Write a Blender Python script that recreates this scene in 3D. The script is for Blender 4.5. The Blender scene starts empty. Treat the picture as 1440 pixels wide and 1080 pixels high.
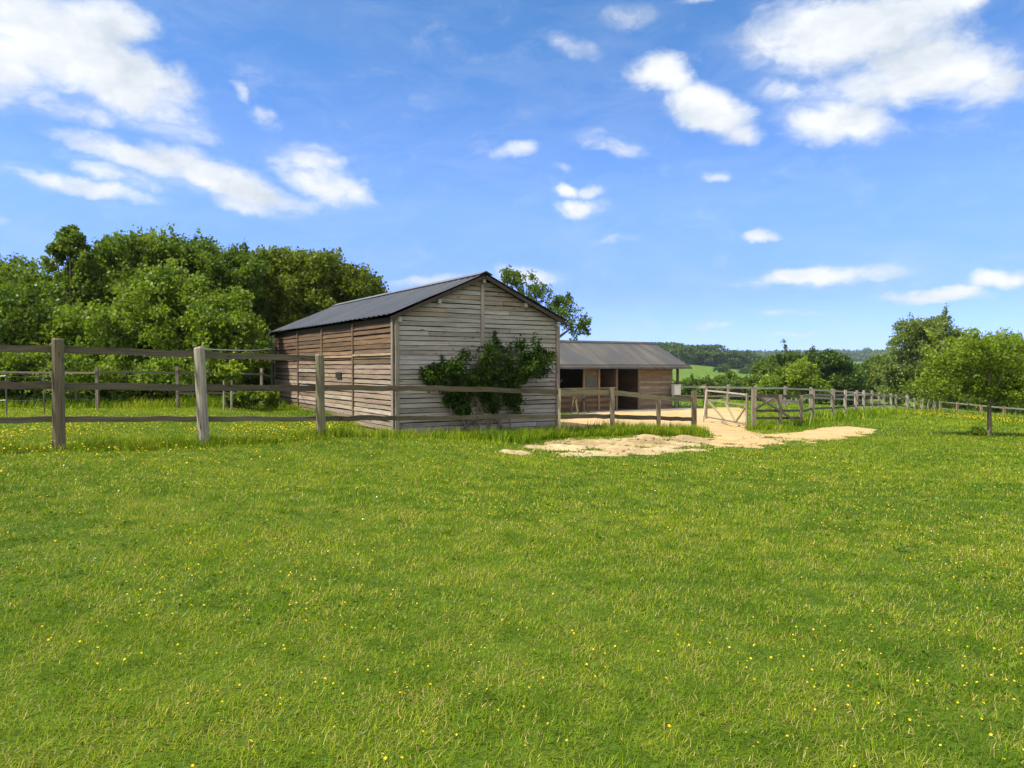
import bpy, math, random
import numpy as np
from mathutils import Vector, Matrix, noise as mnoise

random.seed(7)
rng = np.random.default_rng(11)
sc = bpy.context.scene
C = sc.collection
F = 1040.0            # focal length in photo pixels (1440 wide)
EYE = 1.5
PITCH = math.atan(25 / F)

# ------------------------------------------------------------------ camera maths
def ray(px, py):
    x = (px - 720) / F
    v = -(py - 540) / F
    cy, sy = math.cos(PITCH), math.sin(PITCH)
    return np.array([x, cy + v * sy, -sy + v * cy])

def W(px, py, Y):
    r = ray(px, py)
    s = Y / r[1]
    return np.array([r[0] * s, Y, EYE + r[2] * s])

# ------------------------------------------------------------------ terrain
def sst(a, b, x):
    t = np.clip((x - a) / (b - a), 0, 1)
    return t * t * (3 - 2 * t)

ctrl = []
def cw(x, y, h): ctrl.append((x, y, EYE - h))
def cp(px, py, Y):
    p = W(px, py, Y); ctrl.append(tuple(p))
for x, y, h in [(0, 0, 1.5), (-4, 2, 1.44), (4, 2, 1.54), (0, 5, 1.47), (-5, 6, 1.3), (6, 7, 1.66), (0, 9, 1.5),
                (-12, 8, 1.05), (-15, -4, 1.2), (15, -4, 1.8), (0, -15, 1.5), (14, 10, 1.86), (-25, 20, 1.0), (-30, 45, 1.0),
                (-10, 33, 1.3), (25, 10, 2.2), (40, 20, 3.0), (0, 45, 2.3), (-5, 70, 2.4), (20, 75, 3.4), (60, 60, 4.6), (-14, 15, 1.08),
                (-60, 0, 1.0), (60, -20, 2.6), (0, -60, 1.6), (-50, 70, 1.2), (4, 11, 1.6), (-3, 11.2, 1.36)]:
    cw(x, y, h)
for a in [(83, 632, 10.5), (287, 626, 11.77), (452, 612, 13.0), (556, 614, 15.7), (388, 574, 24.1), (782, 605, 17.9),
          (861, 606, 17.8), (976, 607, 19.8), (760, 642, 13.4), (950, 642, 13.8), (1060, 604, 24), (1126, 598, 26), (1392, 613, 22),
          (780, 580, 33.5), (965, 574, 37.8), (860, 594, 26), (1000, 576, 37), (1000, 563, 52), (1197, 586, 33.5), (1265, 581, 45),
          (1314, 581, 60), (1440, 597, 46), (1200, 628, 17.0), (150, 573, 22), (350, 572, 21), (1100, 622, 17.0), (1000, 623, 17.2), (640, 618, 13.8)]:
    cp(*a)
ctrl = np.array(ctrl)

def _k(r2):
    return np.where(r2 > 1e-9, r2 * np.log(np.maximum(r2, 1e-9)), 0.0)
_S = 20.0
_n = len(ctrl)
_d = ((ctrl[:, None, :2] - ctrl[None, :, :2]) / _S)
_K = _k((_d ** 2).sum(2)) + np.eye(_n) * 0.004
_P = np.c_[np.ones(_n), ctrl[:, :2] / _S]
_A = np.block([[_K, _P], [_P.T, np.zeros((3, 3))]])
_w = np.linalg.solve(_A, np.r_[ctrl[:, 2], np.zeros(3)])

def vnoise(x, y, seed=0):
    x = np.asarray(x, float); y = np.asarray(y, float)
    xi = np.floor(x).astype(np.int64); yi = np.floor(y).astype(np.int64)
    fx = x - xi; fy = y - yi
    fx = fx * fx * (3 - 2 * fx); fy = fy * fy * (3 - 2 * fy)
    def h(a, b):
        n = (a * 374761393 + b * 668265263 + seed * 974634777) & 0x7fffffff
        n = ((n ^ (n >> 13)) * 1274126177) & 0x7fffffff
        return ((n ^ (n >> 16)) & 0xffff) / 65535.0
    a = h(xi, yi); b = h(xi + 1, yi); c = h(xi, yi + 1); d = h(xi + 1, yi + 1)
    return (a * (1 - fx) + b * fx) * (1 - fy) + (c * (1 - fx) + d * fx) * fy

def fbm(x, y, seed=0, o=4):
    s = 0; a = 0.5
    for i in range(o):
        s = s + a * vnoise(x * 2 ** i, y * 2 ** i, seed + i * 17); a *= .5
    return s / (1 - .5 ** o)

def far_z(X, Y):
    r = np.hypot(X, Y)
    z = EYE - 3.0 - 9.0 * sst(60, 220, Y) * sst(-60, 40, X)
    hill = np.exp(-((X - 95) / 95.0) ** 2) * (17.5 * sst(150, 640, Y) - 6 * sst(600, 1000, Y))
    z = z + hill
    z = z + sst(900, 2000, r) * (19 + 16 * fbm(X / 500 + 5, Y / 500, 3))
    return z

def zt(X, Y):
    X = np.atleast_1d(np.asarray(X, float)); Y = np.atleast_1d(np.asarray(Y, float))
    out = np.empty(X.shape)
    flat = out.reshape(-1); xs = X.reshape(-1); ys = Y.reshape(-1)
    for i in range(0, len(xs), 100000):
        xa = np.clip(xs[i:i + 100000], -150, 150); ya = np.clip(ys[i:i + 100000], -150, 150)
        z = _w[_n] + _w[_n + 1] * xa / _S + _w[_n + 2] * ya / _S
        for j in range(_n):
            z = z + _w[j] * _k(((xa - ctrl[j, 0]) ** 2 + (ya - ctrl[j, 1]) ** 2) / _S ** 2)
        xr = xs[i:i + 100000]; yr = ys[i:i + 100000]
        w = sst(52, 95, np.hypot(xr - 8, yr - 22))
        z = z + 0.05 * (fbm(xr / 2.3, yr / 2.3, 5, 3) - .5)
        flat[i:i + 100000] = z * (1 - w) + far_z(xr, yr) * w
    return out

def z1(x, y): return float(zt([x], [y])[0])

def onground(px, py):
    r = ray(px, py)
    Ys = np.linspace(2, 110, 1400)
    s = Ys / r[1]
    zz = EYE + r[2] * s - zt(r[0] * s, Ys)
    idx = np.where(zz < 0)[0]
    i = idx[0] if len(idx) else len(Ys) - 1
    return np.array([r[0] * s[i], Ys[i]])

def sd_poly(X, Y, poly):
    """signed distance, positive inside"""
    X = np.asarray(X, float); Y = np.asarray(Y, float)
    d = np.full(X.shape, 1e9); ins = np.zeros(X.shape, bool)
    n = len(poly)
    for i in range(n):
        ax, ay = poly[i]; bx, by = poly[(i + 1) % n]
        ex, ey = bx - ax, by - ay
        t = np.clip(((X - ax) * ex + (Y - ay) * ey) / (ex * ex + ey * ey + 1e-12), 0, 1)
        d = np.minimum(d, np.hypot(X - ax - t * ex, Y - ay - t * ey))
        cross = ((ay > Y) != (by > Y)) & (X < ex * (Y - ay) / (ey if abs(ey) > 1e-12 else 1e-12) + ax)
        ins ^= cross
    return np.where(ins, d, -d)

def sd_line(X, Y, pts):
    d = np.full(np.shape(X), 1e9)
    for (ax, ay), (bx, by) in zip(pts[:-1], pts[1:]):
        ex, ey = bx - ax, by - ay
        t = np.clip(((X - ax) * ex + (Y - ay) * ey) / (ex * ex + ey * ey + 1e-12), 0, 1)
        d = np.minimum(d, np.hypot(X - ax - t * ex, Y - ay - t * ey))
    return d

# ------------------------------------------------------------------ materials
def mat(name):
    m = bpy.data.materials.new(name); m.use_nodes = True
    nt = m.node_tree; nt.nodes.clear()
    out = nt.nodes.new('ShaderNodeOutputMaterial')
    return m, nt, out

def N(nt, t, **kw):
    n = nt.nodes.new(t)
    for k, v in kw.items():
        if k.startswith('i_'):
            key = k[2:]
            n.inputs[int(key) if key.isdigit() else key].default_value = v
        else:
            setattr(n, k, v)
    return n

def L(nt, a, b): nt.links.new(a, b)

def ramp(nt, fac, stops, interp='LINEAR'):
    r = nt.nodes.new('ShaderNodeValToRGB'); r.color_ramp.interpolation = interp
    e = r.color_ramp.elements
    while len(e) < len(stops): e.new(0.5)
    for el, (p, c) in zip(e, stops):
        el.position = p
        el.color = (c, c, c, 1) if isinstance(c, (int, float)) else (*c, 1)
    L(nt, fac, r.inputs[0])
    return r.outputs[0]

def mixc(nt, mode, fac, a, b):
    m = nt.nodes.new('ShaderNodeMix'); m.data_type = 'RGBA'; m.blend_type = mode
    if isinstance(fac, (int, float)): m.inputs[0].default_value = fac
    else: L(nt, fac, m.inputs[0])
    for s, v in ((6, a), (7, b)):
        if isinstance(v, tuple): m.inputs[s].default_value = (*v, 1)
        else: L(nt, v, m.inputs[s])
    return m.outputs[2]

def noise(nt, vec, scale, detail=4, rough=.55, dist=0.0):
    n = N(nt, 'ShaderNodeTexNoise', i_Scale=scale, i_Detail=detail, i_Roughness=rough, i_Distortion=dist)
    if vec is not None: L(nt, vec, n.inputs['Vector'])
    return n.outputs[0]

def mapping(nt, vec, scale=(1, 1, 1), loc=(0, 0, 0)):
    m = N(nt, 'ShaderNodeMapping'); m.inputs['Scale'].default_value = scale; m.inputs['Location'].default_value = loc
    L(nt, vec, m.inputs['Vector']); return m.outputs[0]

def attr(nt, name):
    return N(nt, 'ShaderNodeAttribute', attribute_name=name)

def bump(nt, h, strength, dist=.02):
    b = N(nt, 'ShaderNodeBump', i_Strength=strength, i_Distance=dist); L(nt, h, b.inputs['Height']); return b.outputs[0]

def wood_mat(name, moss=0.0, contrast=1.0):
    """per-board colour from the tint attribute, grain along the board (wuv.x)"""
    m, nt, out = mat(name)
    t = attr(nt, 'tint').outputs['Color']; v = attr(nt, 'wuv').outputs['Vector']
    g1 = noise(nt, mapping(nt, v, (1.6, 45, 45)), 1.0, 6, .65, .4)
    g2 = noise(nt, mapping(nt, v, (6, 120, 120)), 1.0, 3, .6)
    big = noise(nt, mapping(nt, v, (.9, 3.5, 3.5)), 1.0, 4, .6)
    c = mixc(nt, 'MULTIPLY', 1.0, t, ramp(nt, g1, [(.28, 1 - .55 * contrast), (.48, 1.0), (.72, 1 + .25 * contrast)]))
    c = mixc(nt, 'MULTIPLY', .8, c, ramp(nt, g2, [(.3, .72), (.65, 1.12)]))
    c = mixc(nt, 'MULTIPLY', .9, c, ramp(nt, big, [(.25, .6), (.5, 1.0), (.75, 1.2)]))
    vor = N(nt, 'ShaderNodeTexVoronoi', feature='F1', i_Scale=1.0); L(nt, mapping(nt, v, (2.3, 9, 9)), vor.inputs['Vector'])
    kn = ramp(nt, vor.outputs['Distance'], [(.07, .25), (.15, 1.0)])
    c = mixc(nt, 'MULTIPLY', .85, c, kn)
    if moss:
        mo = noise(nt, mapping(nt, v, (5, 14, 14)), 1.0, 5, .7)
        c = mixc(nt, 'MIX', ramp(nt, mo, [(.55, 0.0), (.7, moss)]), c, (.11, .115, .04))
    p = N(nt, 'ShaderNodeBsdfPrincipled', i_Roughness=.85)
    p.inputs['Specular IOR Level'].default_value = .25
    L(nt, c, p.inputs['Base Color']); L(nt, bump(nt, g1, .5, .006), p.inputs['Normal'])
    L(nt, p.outputs[0], out.inputs[0]); return m

def leaf_mat(name, trans=.35, rough=.5, spec=.3):
    m, nt, out = mat(name)
    t = attr(nt, 'tint').outputs['Color']
    p = N(nt, 'ShaderNodeBsdfPrincipled', i_Roughness=rough); p.inputs['Specular IOR Level'].default_value = spec
    L(nt, t, p.inputs['Base Color'])
    tr = N(nt, 'ShaderNodeBsdfTranslucent')
    L(nt, mixc(nt, 'MULTIPLY', 1.0, t, (1.5, 1.5, .6)), tr.inputs[0])
    mx = N(nt, 'ShaderNodeMixShader', i_0=trans)
    L(nt, p.outputs[0], mx.inputs[1]); L(nt, tr.outputs[0], mx.inputs[2]); L(nt, mx.outputs[0], out.inputs[0])
    return m

def plain_mat(name, col, rough=.7, var=.25, scale=8, metal=0.0, bumpd=.003):
    m, nt, out = mat(name)
    tc = N(nt, 'ShaderNodeTexCoord').outputs['Object']
    n = noise(nt, tc, scale, 6, .65)
    c = mixc(nt, 'MULTIPLY', 1.0, col, ramp(nt, n, [(.3, 1 - var), (.7, 1 + var)]))
    p = N(nt, 'ShaderNodeBsdfPrincipled', i_Roughness=rough, i_Metallic=metal); p.inputs['Specular IOR Level'].default_value = .3
    L(nt, c, p.inputs['Base Color']); L(nt, bump(nt, n, .4, bumpd), p.inputs['Normal']); L(nt, p.outputs[0], out.inputs[0])
    return m

def roof_mat(name, base, stain, amt, stain2):
    """wuv: x along the eave, y down the slope"""
    m, nt, out = mat(name)
    v = attr(nt, 'wuv').outputs['Vector']
    st = noise(nt, mapping(nt, v, (1.7, .22, 1)), 1.0, 5, .65, .6)
    pat = noise(nt, mapping(nt, v, (.7, .7, 1), (3, 7, 0)), 1.0, 5, .6)
    fine = noise(nt, mapping(nt, v, (22, 22, 22)), 1.0, 5, .7)
    c = mixc(nt, 'MIX', ramp(nt, st, [(.47, 0.0), (.66, amt)]), base, stain)
    c = mixc(nt, 'MIX', ramp(nt, pat, [(.5, 0.0), (.75, amt * .8)]), c, stain2)
    c = mixc(nt, 'MULTIPLY', 1.0, c, ramp(nt, fine, [(.3, .65), (.7, 1.3)]))
    p = N(nt, 'ShaderNodeBsdfPrincipled', i_Roughness=.75); p.inputs['Specular IOR Level'].default_value = .3
    L(nt, c, p.inputs['Base Color']); L(nt, bump(nt, fine, .4, .004), p.inputs['Normal']); L(nt, p.outputs[0], out.inputs[0])
    return m

def ground_mat():
    m, nt, out = mat('turf')
    tc = N(nt, 'ShaderNodeTexCoord').outputs['Object']
    a = noise(nt, tc, .35, 5, .6); b = noise(nt, tc, 6.0, 6, .7); f = noise(nt, tc, 45, 4, .7); q = noise(nt, tc, .012, 3, .5)
    c = ramp(nt, a, [(.3, (.058, .120, .009)), (.55, (.090, .155, .012)), (.75, (.12, .172, .020))])
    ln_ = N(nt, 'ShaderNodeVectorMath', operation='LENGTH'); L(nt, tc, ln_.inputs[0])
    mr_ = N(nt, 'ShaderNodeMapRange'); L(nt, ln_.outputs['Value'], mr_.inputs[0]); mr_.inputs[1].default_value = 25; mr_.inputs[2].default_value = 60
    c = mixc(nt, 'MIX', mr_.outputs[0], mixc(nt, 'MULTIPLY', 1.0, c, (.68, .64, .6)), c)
    c = mixc(nt, 'MULTIPLY', 1.0, c, ramp(nt, b, [(.3, .7), (.7, 1.25)]))
    c = mixc(nt, 'MULTIPLY', .8, c, ramp(nt, f, [(.3, .6), (.7, 1.3)]))
    c = mixc(nt, 'MULTIPLY', 1.0, c, ramp(nt, q, [(.35, (.85, .95, 1.1)), (.6, (1.15, 1.05, .95))]))
    p = N(nt, 'ShaderNodeBsdfPrincipled', i_Roughness=.95); p.inputs['Specular IOR Level'].default_value = .1
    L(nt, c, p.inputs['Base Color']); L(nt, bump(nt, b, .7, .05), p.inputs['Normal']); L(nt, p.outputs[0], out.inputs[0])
    return m

def sand_mat(name, c0, c1, c2, soil):
    m, nt, out = mat(name)
    tc = N(nt, 'ShaderNodeTexCoord').outputs['Object']
    a = noise(nt, tc, .8, 6, .65, .4); b = noise(nt, tc, 9, 6, .7); g = noise(nt, tc, 70, 3, .7)
    c = ramp(nt, a, [(.3, c0), (.5, c1), (.7, c2)])
    c = mixc(nt, 'MULTIPLY', 1.0, c, ramp(nt, b, [(.3, .78), (.7, 1.15)]))
    c = mixc(nt, 'MIX', ramp(nt, noise(nt, mapping(nt, tc, (1, 1.6, 1), (4, 2, 0)), 1.7, 7, .72), [(.55, 0.0), (.68, soil)]), c, (.2, .14, .075))
    c = mixc(nt, 'MULTIPLY', .7, c, ramp(nt, g, [(.3, .75), (.7, 1.2)]))
    p = N(nt, 'ShaderNodeBsdfPrincipled', i_Roughness=.95); p.inputs['Specular IOR Level'].default_value = .1
    L(nt, c, p.inputs['Base Color']); L(nt, bump(nt, b, .6, .03), p.inputs['Normal']); L(nt, p.outputs[0], out.inputs[0])
    return m

M = {}
M['wood'] = wood_mat('weathered_boards')
M['rail'] = wood_mat('weathered_rails', moss=.7, contrast=1.25)
M['post'] = wood_mat('weathered_posts', moss=.55, contrast=1.3)
M['bark'] = wood_mat('bark', contrast=1.2)
M['leaf'] = leaf_mat('leaves', trans=.45)
M['darkleaf'] = leaf_mat('dark_leaves', trans=.3, rough=.75, spec=.08)
M['grass'] = leaf_mat('grass_blades', trans=.3, rough=.65, spec=.1)
M['petal'] = leaf_mat('petals', trans=.25, rough=.5)
M['turf'] = ground_mat()
M['sand'] = sand_mat('sand', (.39, .265, .125), (.455, .315, .155), (.50, .355, .19), .45)
M['dirt'] = sand_mat('dry_dirt', (.20, .145, .07), (.35, .27, .15), (.47, .385, .235), .8)
M['concrete'] = plain_mat('concrete', (.27, .25, .23), .9, .3, 3)
M['slate'] = roof_mat('dark_corrugated_sheet', (.034, .041, .058), (.062, .068, .076), .6, (.085, .083, .07))
M['fibre'] = roof_mat('fibre_cement_sheet', (.044, .047, .054), (.105, .090, .070), .7, (.070, .067, .063))
M['ridge'] = plain_mat('ridge_zinc', (.13, .14, .15), .5, .25, 6)
M['metal'] = plain_mat('galvanised_metal', (.35, .36, .36), .4, .15, 20, .6)
M['green_paint'] = plain_mat('green_paint', (.10, .19, .09), .5, .2, 10)
M['white_paint'] = plain_mat('white_paint', (.50, .52, .50), .5, .12, 10)
M['glass'] = plain_mat('dusty_glass', (.06, .065, .065), .15, .2, 6)
M['earth_floor'] = plain_mat('dusty_earth', (.16, .12, .08), .95, .3, 3)  # brown earth of the stable floor, its own colour

# ------------------------------------------------------------------ mesh helpers
def quads_mesh(name, V, Q, tint=None, wuv=None, m=None, parent=None, smooth=False):
    me = bpy.data.meshes.new(name)
    V = np.ascontiguousarray(V, dtype=np.float32); Q = np.ascontiguousarray(Q, dtype=np.int32)
    me.vertices.add(len(V)); me.vertices.foreach_set('co', V.ravel())
    me.loops.add(Q.size); me.loops.foreach_set('vertex_index', Q.ravel())
    me.polygons.add(len(Q)); me.polygons.foreach_set('loop_start', np.arange(0, Q.size, Q.shape[1], dtype=np.int32))
    if smooth: me.polygons.foreach_set('use_smooth', np.ones(len(Q), bool))
    me.update(calc_edges=True)
    if tint is not None:
        a = me.attributes.new('tint', 'FLOAT_COLOR', 'POINT')
        a.data.foreach_set('color', np.c_[tint, np.ones(len(V))].astype(np.float32).ravel())
    if wuv is not None:
        a = me.attributes.new('wuv', 'FLOAT_VECTOR', 'POINT'); a.data.foreach_set('vector', np.asarray(wuv, np.float32).ravel())
    o = bpy.data.objects.new(name, me); C.objects.link(o)
    if m: me.materials.append(m)
    if parent: o.parent = parent
    return o

class MB:
    def __init__(s): s.v = []; s.f = []; s.c = []; s.u = []
    def add(s, verts, faces, col, uvs):
        b = len(s.v)
        s.v += [tuple(map(float, p)) for p in verts]; s.f += [tuple(b + i for i in f) for f in faces]
        s.c += [tuple(col)] * len(verts); s.u += [tuple(map(float, q)) for q in uvs]
    def sweep(s, secs, uvs, col, closed_ends=True):
        """secs: list of rings of equal length"""
        k = len(secs[0]); V = [p for r in secs for p in r]; U = [p for r in uvs for p in r]; Fc = []
        for i in range(len(secs) - 1):
            for j in range(k):
                Fc.append((i * k + j, i * k + (j + 1) % k, (i + 1) * k + (j + 1) % k, (i + 1) * k + j))
        if closed_ends:
            Fc.append(tuple(range(k))[::-1]); n = (len(secs) - 1) * k
            Fc.append(tuple(range(n, n + k)))
        s.add(V, Fc, col, U)
    def plank(s, a, b, side, w, t, col, seg=3, wob=.0):
        a = np.array(a, float); b = np.array(b, float); d = b - a; Ln = np.linalg.norm(d); d /= Ln
        side = np.array(side, float); side -= d * side.dot(d); side /= np.linalg.norm(side); n = np.cross(d, side)
        off = np.array([random.uniform(0, 50) for _ in range(3)]); secs = []; us = []
        for i in range(seg + 1):
            f = i / seg; c = a + d * Ln * f + side * random.uniform(-wob, wob) + n * random.uniform(-wob, wob) * .5
            ww = w * random.uniform(.95, 1.05) / 2; q = [(-ww, -t / 2), (ww, -t / 2), (ww, t / 2), (-ww, t / 2)]
            secs.append([c + side * x + n * y for x, y in q]); us.append([off + np.array([Ln * f, x, y]) for x, y in q])
        s.sweep(secs, us, col)
    def tube(s, pts, radii, col, k=10, wob=0.0, cap=True):
        pts = [np.array(p, float) for p in pts]; off = np.array([random.uniform(0, 50) for _ in range(3)])
        secs = []; us = []; dist = 0
        for i, p in enumerate(pts):
            d = pts[min(i + 1, len(pts) - 1)] - pts[max(i - 1, 0)]; d /= np.linalg.norm(d)
            ref = np.array([1, 0, 0]) if abs(d[2]) > .7 else np.array([0, 0, 1]); e1 = np.cross(d, ref); e1 /= np.linalg.norm(e1); e2 = np.cross(d, e1)
            if i: dist += np.linalg.norm(p - pts[i - 1])
            r = radii[i] if hasattr(radii, '__len__') else radii; ring = []; u = []
            for j in range(k):
                a = 2 * math.pi * j / k; rr = r * (1 + random.uniform(-wob, wob)); x, y = math.cos(a) * rr, math.sin(a) * rr
                ring.append(p + e1 * x + e2 * y); u.append(off + np.array([dist, x, y]))
            secs.append(ring); us.append(u)
        s.sweep(secs, us, col, cap)
    def box(s, lo, hi, col):
        x0, y0, z0 = lo; x1, y1, z1_ = hi
        s.plank(((x0 + x1) / 2, (y0 + y1) / 2, z0), ((x0 + x1) / 2, (y0 + y1) / 2, z1_), (1, 0, 0), x1 - x0, y1 - y0, col, 1)
    def build(s, name, m, parent=None, smooth=False):
        me = bpy.data.meshes.new(name); me.from_pydata(s.v, [], s.f); me.update()
        a = me.attributes.new('tint', 'FLOAT_COLOR', 'POINT'); a.data.foreach_set('color', np.c_[np.array(s.c), np.ones(len(s.v))].astype(np.float32).ravel())
        a = me.attributes.new('wuv', 'FLOAT_VECTOR', 'POINT'); a.data.foreach_set('vector', np.array(s.u, np.float32).ravel())
        if smooth: me.polygons.foreach_set('use_smooth', np.ones(len(me.polygons), bool))
        o = bpy.data.objects.new(name, me); C.objects.link(o); me.materials.append(m)
        if parent: o.parent = parent
        return o

def empty(name, loc, rz=0, label=None, cat=None, group=None):
    o = bpy.data.objects.new(name, None); C.objects.link(o); o.location = loc; o.rotation_euler = (0, 0, rz); o.empty_display_size = .2
    tag(o, label, cat, group); return o

def tag(o, label=None, cat=None, group=None, kind=None):
    if label: o['label'] = label
    if cat: o['category'] = cat
    if group: o['group'] = group
    if kind: o['kind'] = kind
    return o

def jit(c, s=.15, h=.05):
    k = 1 + random.uniform(-s, s)
    return tuple(max(.004, x * k * (1 + random.uniform(-h, h))) for x in c)

# ------------------------------------------------------------------ ground sheet
def make_ground():
    rad = np.r_[0.3, np.geomspace(1.0, 9000, 330)]
    ang = np.linspace(0, 2 * np.pi, 481)[:-1]
    R, A = np.meshgrid(rad, ang, indexing='ij')
    X = R * np.sin(A); Y = R * np.cos(A); Z = zt(X, Y)
    na = len(ang); V = np.c_[X.ravel(), Y.ravel(), Z.ravel()]
    i = np.arange(len(rad) - 1)[:, None]; j = np.arange(na)[None, :]; j2 = (j + 1) % na
    Q = np.stack([(i * na + j), (i * na + j2), ((i + 1) * na + j2), ((i + 1) * na + j)], -1).reshape(-1, 4)[:, ::-1]
    V = np.vstack([V, [[0, 0, z1(0, 0)]]])
    o = quads_mesh('ground', V, Q, m=M['turf'], smooth=True)
    tag(o, kind='structure')
make_ground()

# ------------------------------------------------------------------ masks
yard_poly = [onground(*p) for p in [(765, 592), (800, 583), (870, 578), (960, 573.5), (1046, 573.5), (1056, 583), (1054, 603), (1066, 611), (1090, 611), (1125, 606),
                                    (1152, 601), (1195, 599), (1240, 604.5), (1222, 612), (1165, 620), (1090, 627), (1005, 632), (985, 624), (1000, 616), (985, 609),
                                    (940, 606), (860, 604), (790, 607), (765, 604)]]
bank_poly = [onground(*p) for p in [(706, 629), (760, 618), (800, 615), (850, 613), (910, 611), (960, 612), (1003, 617), (1020, 624), (1000, 634), (940, 641), (860, 644), (760, 643), (702, 637)]]
EX = np.array([.8504, .5262]); EY = np.array([-.5262, .8504]); ROT = math.atan2(EX[1], EX[0])
B0 = np.array([-2.48, 15.7]); S0 = np.array([1.93, 33.5])
BW, BL = 4.2, 9.9
def rect(o, x0, x1, y0, y1): return [o + EX * x0 + EY * y0, o + EX * x1 + EY * y0, o + EX * x1 + EY * y1, o + EX * x0 + EY * y1]
barn_poly = rect(B0, 0, BW, 0, BL); stable_poly = rect(S0, -4, 8.2, -1.0, 5.4)

def edge_noise(X, Y):
    return .35 * (fbm(X * 1.7, Y * 1.7, 9, 3) - .5) + (.9 * (fbm(X * .9, Y * 1.5, 8, 3) - .5) + .7 * (fbm(X * 2.6, Y * 4.2, 29, 4) - .5)) * (Y < 22)

def patch(X, Y):
    """0..1: turf breaking through the dirt bank and the sandy tongue"""
    near = ((Y < 17.0) & (X < 6.0)) * sst(.50, .62, fbm(X * 1.8, Y * 3.6, 35, 5))
    tong = ((X > 6.3) & (Y < 19.5)) * sst(.44, .58, fbm(X * .9, Y * 3.4, 33, 5))
    return np.maximum(near, tong)

def grass_ok(X, Y):
    sd = np.maximum(sd_poly(X, Y, yard_poly), sd_poly(X, Y, bank_poly)) + edge_noise(X, Y)
    p = 1 - sst(-.45, .40, sd + .25 * (fbm(X * 3, Y * 3, 19, 2) - .5))
    tuft = (sd > .0) & (sd < .6) & (fbm(X * 2.2, Y * 2.2, 31, 3) > .63)
    p = np.where((sd > .0) & (rng.random(np.shape(X)) < patch(X, Y) * 1.3 - .15), 1.0, p)
    p = np.where(tuft, .7, p)
    p = np.where(sd_poly(X, Y, barn_poly) > 0, 0, p); p = np.where(sd_poly(X, Y, stable_poly) > 0, 0, p)
    return p

def sheet(name, poly, m, step, hfun, label=None):
    P = np.array(poly); x0, y0 = P.min(0) - .5; x1, y1 = P.max(0) + .5
    xs = np.arange(x0, x1, step); ys = np.arange(y0, y1, step)
    X, Y = np.meshgrid(xs, ys, indexing='ij')
    e = edge_noise(X, Y)
    sd = sd_poly(X, Y, poly) + e
    pm = patch(X, Y); Z = zt(X, Y) + hfun(X, Y, sd) * (1 - pm) - .025 * pm
    keep = sd > -.45
    n1, n2 = X.shape; idx = np.arange(n1 * n2).reshape(n1, n2)
    kq = keep[:-1, :-1] & keep[1:, :-1] & keep[1:, 1:] & keep[:-1, 1:]
    Q = np.stack([idx[:-1, :-1][kq], idx[1:, :-1][kq], idx[1:, 1:][kq], idx[:-1, 1:][kq]], -1)
    used = np.unique(Q); remap = np.full(n1 * n2, -1); remap[used] = np.arange(len(used))
    V = np.c_[X.ravel(), Y.ravel(), Z.ravel()][used]
    o = quads_mesh(name, V, remap[Q], m=m, smooth=True); tag(o, kind='structure'); return o
sheet('sand_yard', yard_poly, M['sand'], .1, lambda X, Y, s: -.04 + .06 * sst(-.25, .35, s) + .05 * (fbm(X * 1.3, Y * 1.3, 12, 4) - .5) * sst(0, .5, s))
def bank_h(X, Y, s):
    return -.05 + (.045 + .05 * fbm(X * 1.2, Y * 1.2, 21, 4) + .07 * np.abs(fbm(X * 4.1, Y * 4.1, 22, 5) - .5) * 2) * sst(-.3, .7, s)
sheet('dirt_bank', bank_poly, M['dirt'], .05, bank_h)
def clods():
    n = 2600; P = np.array(bank_poly); x = rng.uniform(P[:, 0].min(), P[:, 0].max() + 3.5, n); y = rng.uniform(P[:, 1].min() - .2, P[:, 1].max() + 1.5, n)
    sd = np.maximum(sd_poly(x, y, bank_poly), sd_poly(x, y, yard_poly) - .1); k = (sd > -.12) & (y < 19) & (fbm(x * 2, y * 2, 91, 3) > .42); x, y, sd = x[k], y[k], sd[k]; n = len(x)
    s = .012 + .035 * rng.random(n) ** 3; z = zt(x, y) + np.where(sd_poly(x, y, bank_poly) > -.1, bank_h(x, y, sd), .02)
    q = np.array([[-1, -1, -1], [1, -1, -1], [1, 1, -1], [-1, 1, -1], [-.6, -.6, 1], [.6, -.6, 1], [.6, .6, 1], [-.6, .6, 1]]) * .8
    V = np.c_[x, y, z][:, None] + (q[None] * rng.uniform(.6, 1.3, (n, 8, 3))) * s[:, None, None] * np.array([1.2, 1.2, .7]); a = np.arange(n)[:, None, None] * 8
    Q = (a + np.array([[3, 2, 1, 0], [4, 5, 6, 7], [0, 1, 5, 4], [1, 2, 6, 5], [2, 3, 7, 6], [3, 0, 4, 7]])[None]).reshape(-1, 4)
    tag(quads_mesh('clods', V.reshape(-1, 3), Q, m=M['dirt']), kind='stuff')
clods()

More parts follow.
